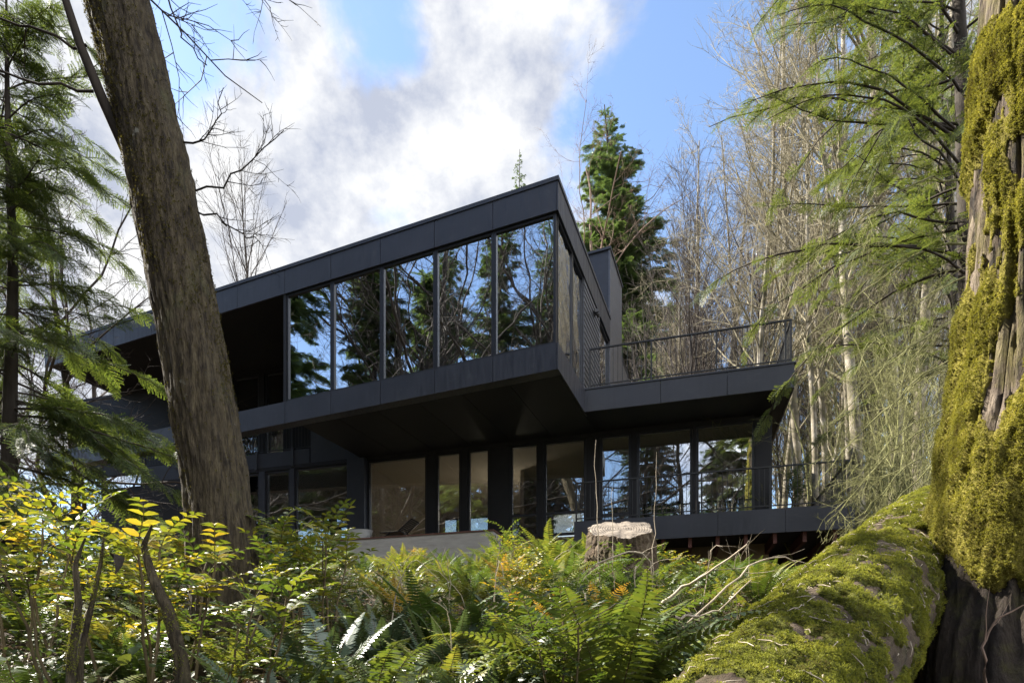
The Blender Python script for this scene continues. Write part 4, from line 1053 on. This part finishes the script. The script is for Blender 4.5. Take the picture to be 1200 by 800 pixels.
# plants one can point to
def one(protos, k, px, Y, sc, label, rz=0, dz=0, tilt=(0, 0), x=None):
    x = at(px, Y) if x is None else x
    allpos.append((x, Y)); return place(protos, k, (x, Y, gzf(x, Y)+dz), rz, sc, label, None, tilt)
one(grey_p, 0, 630, 2.5, .62, 'silvery sword fern with glossy fronds at the lower edge, nearest the log', 1.0, .05)
one(grey_p, 1, 378, 3.6, .98, 'blue-grey sword fern with wide upright fronds just beside the leaning trunk', .4)
one(grey_p, 0, 522, 3.9, .85, 'tall narrow grey-green sword fern standing mid-slope below the concrete ledge', 2.1)
one(gold_p, 0, 402, 2.3, .75, 'yellow-tipped fern at the lower edge in front of the leaning trunk', .7, .05)
one(gold_p, 0, 702, 5.6, .95, 'bright golden fern standing upright in front of the tree stump', 1.5, .1)
one(gold_p, 0, 750, 6.2, .7, 'orange withered fern beside the foot of the tree stump', 2.5, .1)
one(gold_p, 0, 640, 6.6, .65, 'rust-tinted fern tufts just beside the stump, below the glass doors', .2, .15)
one(mah_p, 2, 268, 3.3, 1.12, 'tall vivid green mahonia glowing in front of the leaning trunk', .3)
one(mah_p, 2, 238, 3.9, 1.22, 'mahonia with orange-tipped leaves standing against the leaning trunk', 1.3)
one(mah_p, 1, 390, 4.6, 1.3, 'sunlit yellow mahonia with arching leaves below the lower windows', 2.2, .1)
one(mah_p, 2, 105, 3.6, 1.35, 'tall olive-yellow mahonia rising against the hemlock boughs', 4.0, .1)
one(mah_p, 1, 178, 3.5, 1.3, 'mahonia with red-tinged top leaves between the hemlock and the leaning trunk', 5.0, .1)
one(mah_p, 0, 815, 6.0, .9, 'upright yellowish mahonia at the edge of the dark space under the deck', .6)
one(sal_p, 1, 25, 2.7, 1.2, 'pale sunlit glossy shrub at the lower corner under the hemlock', .6)
for k_, (px, Y, sc_, l) in enumerate([(690, 7.0, 1.0, 'sword fern right against the near side of the stump'), (672, 7.4, .85, 'sword fern leaning on the flank of the stump nearest the glass doors'), (742, 6.95, .95, 'sword fern under the overhanging edge of the stump'), (664, 6.6, 1.05, 'tall sword fern below the stump with fronds reaching its cut top')]):
    one(fern_p, k_, px, Y, sc_, l, k_*1.3)
one(mah_p, 0, 716, 7.1, 1.0, 'yellow-green mahonia directly before the bark of the stump', 2.0)
one(gold_p, 0, 470, 5.5, .8, 'orange bracken among green ferns below the concrete ledge', .9, .25)
one(gold_p, 0, 650, 4.6, .55, 'small orange bracken frond clump mid-slope below the stump', 2.9, .3)
one(gold_p, 0, 590, 7.0, .7, 'yellow bracken near the crest of the slope below the glass doors', 1.9, .3)
one(mah_p, 1, 60, 4.6, 1.45, 'yellow-green mahonia reaching up against the dark hemlock trunk', 3.0, .1)
one(mah_p, 0, 330, 5.2, 1.4, 'lime-yellow mahonia just beside the trunk, under the lower-wing windows', 1.0, .15)
one(grey_p, 1, 560, 3.3, .72, 'grey-green upright sword fern between the two silvery ones mid-slope', 4.4)
one(grey_p, 0, 318, 3.0, .8, 'grey-green sword fern low in front of the vivid green mahonia', 5.2)
one(grey_p, 1, 600, 5.2, .85, 'pale upright fern on the mid-slope below the stump', .2)
one(grey_p, 0, 445, 4.2, .8, 'grey fern with narrow fronds under the concrete ledge', 1.1)
one(grey_p, 1, 770, 4.4, .6, 'grey-green fern beside the dry sticks by the log', 2.8)
one(grey_p, 1, 455, 2.8, .6, 'dark glossy sword fern at the lower edge between grey and green ferns', 2.4, .0)
one(grey_p, 0, 690, 2.9, .55, 'pale sword fern frond spray low beside the log flank', 3.6, .05)
one(sal_p, 2, 1165, 2.55, .6, 'low dark-leaved shrub in the black hollow under the mossy trunk', .6, -.1)
def lf(x, y, px): return px < 430
def ct(x, y, px): return px > 300
scatter(mah_p, 13, (-30, 470), (2.6, 8.5), .42, ML, MG, (.85, 1.25), test=lf)
scatter(fern_p, 40, (-40, 340), (2.6, 11), .36, FL, FG, (.65, .95))
scatter(sal_p, 46, (-40, 520), (2.2, 9), .30, SL2, SG2, (.7, 1.1), test=lf)
scatter(fern_p, 92, (250, 900), (2.3, 12.5), .36, FL, FG, (.85, 1.28), test=ct)
scatter(mah_p, 30, (430, 860), (3.2, 10.5), .30, ML, MG, (.65, 1.05))
dead_p = [plant('withered_fern', 'x', 'fern', fern_mesh(560, 8, .7, 22, (35, 70), (-50, 0), .09), M['fern_dead'], M['twig_dry'])]
scatter(dead_p, 22, (60, 880), (2.6, 9), .25, 'withered brown fern among its like between the green ferns', 'withered brown ferns', (.7, 1.0))
scatter(sal_p, 44, (380, 900), (2.2, 11), .26, SL2, SG2, (.6, 1.0))
scatter(fern_p, 16, (560, 980), (8, 12.6), .5, FL, FG, (.7, 1.0))
for p in (fern_p+grey_p+gold_p+mah_p+sal_p+sap_protos+maple_protos+alder_protos):
    if p.name not in used:
        for c in list(p.children): bpy.data.objects.remove(c)
        bpy.data.objects.remove(p)

# fern at the foot of the mossy trunk, low leaves in the dark hollow
# fallen leaves on the ground: nobody could count them
nl = 26000; ry = np.random.default_rng(70)
yy = 1.2+12.5*ry.random(nl)**1.2; xx = ry.uniform(-1.05, 1.0, nl)*yy
Zd = norm(ry.normal(0, .35, (nl, 3))+np.array([0, 0, 1.])); Xd = norm(np.cross(Zd, ry.normal(0, 1, (nl, 3)))); Yd = np.cross(Zd, Xd)
gzz = gz(xx, yy)+(fbm(np.stack([xx*1.3, yy*1.3, xx*0], 1), 4, 3)-.5)*.35
lv_, lg_ = inst(*leaflet(.3, .12, -.2), np.stack([Xd, Yd, Zd], -1)*(ry.uniform(.035, .085, nl))[:, None, None], np.stack([xx, yy, gzz+.02], 1))
lit = link('leaf_litter', make_mesh('leaf_litter', lv_, lg_, M['litter'], smooth=False))
tag(lit, 'brown fallen leaves carpeting the forest floor', 'leaf litter', None, 'stuff')
# low green ground cover leaves
nl = 16000; yy = 1.6+10*ry.random(nl)**1.1; xx = ry.uniform(-1.0, .62, nl)*yy
Zd = norm(ry.normal(0, .45, (nl, 3))+np.array([0, 0, 1.])); Xd = norm(np.cross(Zd, ry.normal(0, 1, (nl, 3)))); Yd = np.cross(Zd, Xd)
lv_, lg_ = inst(*LF_S, np.stack([Xd, Yd, Zd], -1)*(ry.uniform(.03, .075, nl))[:, None, None], np.stack([xx, yy, gz(xx, yy)+ry.uniform(.03, .34, nl)], 1))
gc = link('ground_cover', make_mesh('ground_cover', lv_, lg_, M['salal'], smooth=False))
tag(gc, 'low green leaves covering the ground between the ferns', 'ground cover', None, 'stuff')

# evergreen shrub on the deck
shb, shs = mahonia_mesh(905, 9, 1.0, .07, (8, 12))
shp = at2(11.95, -.55, 3.34)
sh = plant('evergreen_shrub', 'bushy evergreen shrub standing on the deck behind the railing end', 'shrub', (shb, shs), M['shrub'], M['stem'], None, 'leaves', shp); sh.scale = (.85, .85, 1.0)

# bare shoots, dry twigs
def twig(name, label, pts, r0, mat, seed, nside=5, group=None, ln=.3):
    r = np.random.default_rng(seed); P = np.array(pts, float); b0 = P[0].copy()
    k = 12; C = np.stack([np.interp(np.linspace(0, len(P)-1, k), np.arange(len(P)), P[:, c]) for c in range(3)], 1)-b0
    C[1:-1] = .5*C[1:-1]+.25*(C[2:]+C[:-2]); C[1:] += r.normal(0, .006, (k-1, 3))
    mb = MB(); Rr = np.linspace(r0, r0*.35, k)[None]; V, q = tubes(C[None], Rr, 5); mb.add(V, [q])
    if nside:
        p, d, L, rc = children(r, C[None], Rr, np.array([1.]), nside, .25, 1, 40, 12, ln, .6, .0015, 1, .4)
        Pb, Rb = grow(r, p, d, L, rc, 5, .14, .03); V, q = tubes(Pb, Rb, 3); mb.add(V, [q])
    o = mb.build(name, mat, None, None, True); o.location = tuple(b0)
    return tag(o, label, 'twig', group)
def W(px, py, Y): return (at(px, Y), Y, (775-py)/700*Y)
twig('bare_shoot', 'tall thin bare shoot rising straight up in front of the tree stump', [W(703, 690, 6.5), W(700, 600, 6.5), W(697, 515, 6.5)], .007, M['twig_dry'], 1, 0)
twig('bare_shoot', 'short bare shoot beside the taller one before the stump', [W(720, 690, 6.3), W(718, 620, 6.3), W(717, 572, 6.3)], .005, M['twig_dry'], 2, 0)
twig('bare_shoot', 'thin brown shoot just past the stump, crossing the deck fascia', [W(764, 690, 6.0), W(767, 600, 6.0), W(770, 530, 6.0)], .005, M['twig_dry'], 3, 0)
twig('dry_stick', 'pale broken stick lying slanted in front of the dark space under the deck', [W(772, 712, 4.2), W(795, 690, 4.2), W(832, 670, 4.1), W(876, 636, 4.0)], .014, M['twig_dry'], 4, 3)
twig('dry_stick', 'thin arched twig curving over the edge of the log', [W(800, 735, 3.6), W(850, 690, 3.7), W(885, 655, 3.8), W(925, 650, 3.9), W(934, 662, 3.9)], .008, M['twig_dry'], 5, 4)
twig('dry_stick', 'pale stick lying low against the flank of the log', [W(790, 722, 3.4), W(815, 722, 3.5), W(845, 715, 3.6), W(880, 680, 3.7)], .010, M['twig_dry'], 6, 2)
twig('dry_stick', 'dark arched bramble stem bending over in front of the stump', [W(700, 660, 5), W(735, 645, 5), W(762, 650, 5), W(766, 690, 5)], .009, M['twig_dry'], 7, 3)
twig('bare_shoot', 'curved bare shoot in front of the dark base of the mossy trunk', [W(1155, 800, 2.6), W(1152, 750, 2.6), W(1170, 722, 2.6), W(1205, 708, 2.6)], .007, M['twig_red'], 8, 2)
rt = np.random.default_rng(90)
for k_, (px, Y, sc_) in enumerate([(22, 10.5, 1.5), (70, 11.5, 1.6), (120, 12.5, 1.5), (-10, 9.0, 1.4), (150, 14, 1.5)]):
    x = at(px, Y); copy_tree([o for o in COL.objects if o.name == 'evergreen_shrub'][0], (x, Y, gzf(x, Y)), k_*1.1, sc_, 'dark evergreen bush in the shade below the hemlock and the house end', 'evergreen bushes under the hemlock')
TG = 'dry twigs among the ferns'
for i in range(34):
    px = rt.uniform(430, 900); Y = rt.uniform(3.2, 7.5); x = at(px, Y)
    if not clear(x, Y): continue
    z = gzf(x, Y); a = rt.uniform(-1, 1); h = rt.uniform(.4, .95)
    twig('dry_stick', 'thin dry stem among its like poking up between the ferns', [(x, Y, z), (x+a*.1, Y, z+h*.6), (x+a*.35, Y-.1, z+h), (x+a*.7, Y-.15, z+h*rt.uniform(.6, 1.1))], rt.uniform(.004, .008), M['twig_dry'], 100+i, 4, TG)
# crooked mossy stem and upright stems at lower left
def stemthing(label, pts, rad, seed):
    Vv, Ff, Dd, _ = trunk_grid(pts, rad, 90, 26, lambda th, q, b, D, rr: .25*rr[:, None]*(cyl_noise(th, q, rr, 2, 9, 3, seed)-.5)*2)
    b0 = np.array(pts[0]); t = thing('mossy_sapling', label, 'stem', tuple(b0))
    link('wood', make_mesh('wood', Vv-b0, [Ff], M['bark_brown']), t)
    mv, mg = moss_tufts(np.random.default_rng(seed), Vv, Dd, np.clip(fbm(Vv*np.array([14, 14, 9]), 3, seed)-.45, 0, 1)+1e-6, 700, .010)
    link('moss', make_mesh('moss', mv-b0, mg, M['moss_green'], smooth=False), t)
stemthing('crooked mossy stem leaning between the mahonias', [W(216, 800, 3.1), W(210, 760, 3.1), W(197, 715, 3.1), W(180, 680, 3.1), W(168, 640, 3.1), W(178, 615, 3.05)], [.036, .034, .031, .025, .014, .005], 41)
stemthing('straight mossy stem rising near the lower corner under the hemlock', [W(82, 830, 2.8), W(84, 770, 2.8), W(92, 705, 2.8), W(88, 660, 2.8), W(100, 630, 2.8)], [.022, .019, .016, .010, .004], 42)
stemthing('thin forked mossy stem beside the straight mossy stem', [W(92, 830, 2.9), W(95, 760, 2.9), W(107, 710, 2.9), W(118, 660, 2.9), W(122, 625, 2.9)], [.017, .015, .012, .008, .003], 43)
# dead leaf hanging on a stem
dl = link('withered_leaf', make_mesh('withered_leaf', *inst(*leaflet(.42, .3, -.4), np.array([np.diag([.10, .10, .10])@np.array([[.6, 0, .8], [0, 1, 0], [-.8, 0, .6]])]), np.zeros((1, 3))), M['bark_dark'], False), None, W(128, 648, 2.9))
tag(dl, 'curled dark brown withered leaf caught on a mahonia stem', 'leaf')

# dead mossy limbs hanging off the fir: bare branches in front of the deck corner
rd = np.random.default_rng(55)
def bough(label, pts, r0, seed, n1=12, n2=7, l1=.38, mat=None):
    r = np.random.default_rng(seed); P = np.array(pts, float); b0 = P[0].copy(); k = 14
    C = np.stack([np.interp(np.linspace(0, len(P)-1, k), np.arange(len(P)), P[:, c]) for c in range(3)], 1)-b0
    C[1:-1] = .5*C[1:-1]+.25*(C[2:]+C[:-2]); C[1:] += r.normal(0, .02, (k-1, 3))
    mb = MB(); Rr = np.linspace(r0, r0*.25, k)[None]; V, q = tubes(C[None], Rr, 6); mb.add(V, [q])
    Lt = np.linalg.norm(C[-1]-C[0])
    p, d, L, rc = children(r, C[None], Rr, np.array([Lt]), n1, .1, 1, 45, 14, l1, .5, .004, 1, .5)
    d[:, 2] -= .35; Pb, Rb = grow(r, p, norm(d), L, rc, 7, .13, -.05); V, q = tubes(Pb, Rb, 4); mb.add(V, [q])
    p, d, L, rc = children(r, Pb, Rb, L, n2, .1, 1, 42, 14, .45, .6, .0028, 1, .4)
    Pb, Rb = grow(r, p, d, L, rc, 5, .16, -.03); V, q = tubes(Pb, Rb, 3); mb.add(V, [q])
    p, d, L, rc = children(r, Pb, Rb, L, 4, .1, 1, 42, 14, .5, .7, .0022, 1, .4)
    Pb, Rb = grow(r, p, d, L, rc, 4, .16, -.03); V, q = tubes(Pb, Rb, 3); mb.add(V, [q])
    return mb, b0
boughs = [([(6.9, 8.5, 2.6+.55*k), (5.8+.1*(k%3), 7.9-.1*k, 2.5+.5*k), (4.9, 7.6, 1.9+.5*k), (4.2+.12*(k%4), 7.4, 1.35+.5*k)], .014, 10+k) for k in range(6)]+[([(7.0, 8.6, 5.2), (5.9, 8.4, 4.7), (5.0, 8.2, 3.9), (4.3, 8.1, 3.2)], .018, 1), ([(7.0, 8.6, 4.4), (5.9, 8.3, 4.1), (4.9, 8.2, 3.3), (4.2, 8.1, 2.5)], .018, 2),
          ([(7.0, 8.6, 6.1), (5.8, 8.4, 5.8), (4.8, 8.3, 5.1), (4.0, 8.2, 4.4)], .018, 3), ([(6.8, 8.6, 3.7), (5.7, 8.3, 3.3), (4.9, 8.2, 2.6), (4.3, 8.1, 1.9)], .016, 4),
          ([(6.9, 8.6, 6.9), (5.6, 8.1, 6.6), (4.5, 7.9, 5.8), (3.9, 7.8, 5.2)], .016, 5), ([(6.9, 8.6, 3.2), (6.0, 8.2, 2.9), (5.2, 8.1, 2.2), (4.6, 8.0, 1.7)], .016, 6)]
firroot = [o for o in COL.objects if o.name == 'fir_tree'][0]
for pts, r0, sd_ in boughs:
    mb, b0 = bough('', pts, r0, 800+sd_)
    o = mb.build('dead_limb', M['twig_moss'], firroot, None, True); o.location = Vector(b0)-firroot.location

# ------------------------------------------------------------------ camera, sky, sun
cam_d = bpy.data.cameras.new('camera'); cam = bpy.data.objects.new('camera', cam_d); COL.objects.link(cam)
cam.location = (0, 0, 0); cam.rotation_euler = (R(90), 0, 0)
cam_d.sensor_width = 36; cam_d.lens = 21; cam_d.shift_y = .3125; cam_d.clip_end = 3000; cam_d.clip_start = .05
scene.camera = cam

AZ, EL = R(-66), R(45)
S = Vector((math.sin(AZ)*math.cos(EL), math.cos(AZ)*math.cos(EL), math.sin(EL)))
sd_ = bpy.data.lights.new('sun', 'SUN'); sd_.energy = 5.0; sd_.angle = R(.53); sd_.color = (1, .94, .84)
sun = bpy.data.objects.new('sun', sd_); COL.objects.link(sun); sun.rotation_euler = S.to_track_quat('Z', 'Y').to_euler(); sun.location = S*50

world = bpy.data.worlds.new('World'); scene.world = world; world.use_nodes = True
nt = world.node_tree; nt.nodes.clear(); L = nt.links.new
out = nt.nodes.new('ShaderNodeOutputWorld'); bg = N(nt, 'ShaderNodeBackground', Strength=.072)
sky = nt.nodes.new('ShaderNodeTexSky'); sky.sky_type = 'NISHITA'; sky.sun_disc = False
sky.sun_elevation = EL; sky.sun_rotation = AZ % (2*math.pi); sky.air_density = 1.0; sky.dust_density = .3; sky.ozone_density = 2.0
tc = nt.nodes.new('ShaderNodeTexCoord')
def vdot(c):
    v = Vector(c).normalized(); n = N(nt, 'ShaderNodeVectorMath', _operation='DOT_PRODUCT'); L(tc.outputs['Generated'], n.inputs[0]); n.inputs[1].default_value = v; return n.outputs['Value']
def mth(op, a, b=None, c=None):
    n = N(nt, 'ShaderNodeMath', _operation=op)
    for i, v in enumerate((a, b, c)):
        if v is None: continue
        if isinstance(v, (int, float)): n.inputs[i].default_value = v
        else: L(v, n.inputs[i])
    return n.outputs[0]
def bank(c, r0, r1):
    """1 near sky direction c, fading to 0 between r0 and r1 degrees"""
    n = N(nt, 'ShaderNodeMapRange', _interpolation_type='SMOOTHSTEP'); L(vdot(c), n.inputs['Value'])
    n.inputs['From Min'].default_value = math.cos(R(r1)); n.inputs['From Max'].default_value = math.cos(R(r0)); return n.outputs[0]
def sdir(px, py): return ((px-600)/700, 1, (775-py)/700)
mp = nt.nodes.new('ShaderNodeMapping'); L(tc.outputs['Generated'], mp.inputs['Vector']); mp.inputs['Location'].default_value = (3.1, 1.7, .6)
mp.inputs['Scale'].default_value = (1, 1, 1.25)
nz = N(nt, 'ShaderNodeTexNoise', Scale=4.6, Detail=10, Roughness=.58, Distortion=.35); L(mp.outputs[0], nz.inputs['Vector'])
bias = mth('MULTIPLY', bank(sdir(330, 230), 8, 30), .15)
bias = mth('MULTIPLY_ADD', bank(sdir(505, 80), 2, 9), .16, bias)
bias = mth('MULTIPLY_ADD', bank(sdir(650, 190), 4, 14), .24, bias)
bias = mth('MULTIPLY_ADD', bank(sdir(80, 250), 6, 26), .20, bias)
bias = mth('MULTIPLY_ADD', bank(sdir(760, 40), 4, 18), -.20, bias)
bias = mth('MULTIPLY_ADD', bank(sdir(225, 30), 2, 8), -.34, bias)
bias = mth('MULTIPLY_ADD', bank(sdir(445, 25), 1, 6), -.20, bias)
bias = mth('MULTIPLY_ADD', bank((.55, -.6, .55), 30, 65), .22, bias)  # extra cloud cover out of view behind the camera, added for fill
bias = mth('MULTIPLY_ADD', bank((-.75, -.55, .6), 15, 45), -.07, bias)
den = mth('ADD', nz.outputs['Fac'], bias)
cl = N(nt, 'ShaderNodeMapRange', _interpolation_type='SMOOTHSTEP'); L(den, cl.inputs['Value']); cl.inputs['From Min'].default_value = .49; cl.inputs['From Max'].default_value = .69
n2 = N(nt, 'ShaderNodeTexNoise', Scale=9, Detail=8, Roughness=.6); L(mp.outputs[0], n2.inputs['Vector'])
shade = N(nt, 'ShaderNodeMapRange'); L(n2.outputs['Fac'], shade.inputs['Value']); shade.inputs['From Min'].default_value = .38; shade.inputs['From Max'].default_value = .6
ccol = N(nt, 'ShaderNodeMix', _data_type='RGBA'); L(shade.outputs[0], ccol.inputs[0])
ccol.inputs[6].default_value = (1.75, 1.9, 2.3, 1); ccol.inputs[7].default_value = (3.25, 3.27, 3.3, 1)
# unseen clouds behind the camera, brightened far above the rest as added fill light
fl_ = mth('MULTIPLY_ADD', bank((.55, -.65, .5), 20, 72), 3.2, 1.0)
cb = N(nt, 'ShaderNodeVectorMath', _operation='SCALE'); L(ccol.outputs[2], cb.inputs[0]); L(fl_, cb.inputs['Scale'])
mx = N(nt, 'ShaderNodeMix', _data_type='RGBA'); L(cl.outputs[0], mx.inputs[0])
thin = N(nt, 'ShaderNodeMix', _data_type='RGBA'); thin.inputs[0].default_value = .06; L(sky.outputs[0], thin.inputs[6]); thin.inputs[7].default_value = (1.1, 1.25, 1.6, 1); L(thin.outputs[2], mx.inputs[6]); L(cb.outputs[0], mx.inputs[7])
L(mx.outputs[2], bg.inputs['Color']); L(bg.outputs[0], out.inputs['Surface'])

scene.view_settings.view_transform = 'Standard'; scene.view_settings.look = 'None'; scene.view_settings.exposure = 2.2; scene.view_settings.gamma = 1
scene.cycles.use_denoising = True; scene.cycles.max_bounces = 8; scene.cycles.diffuse_bounces = 3; scene.cycles.transparent_max_bounces = 12; scene.cycles.glossy_bounces = 3
scene.cycles.sample_clamp_indirect = 8
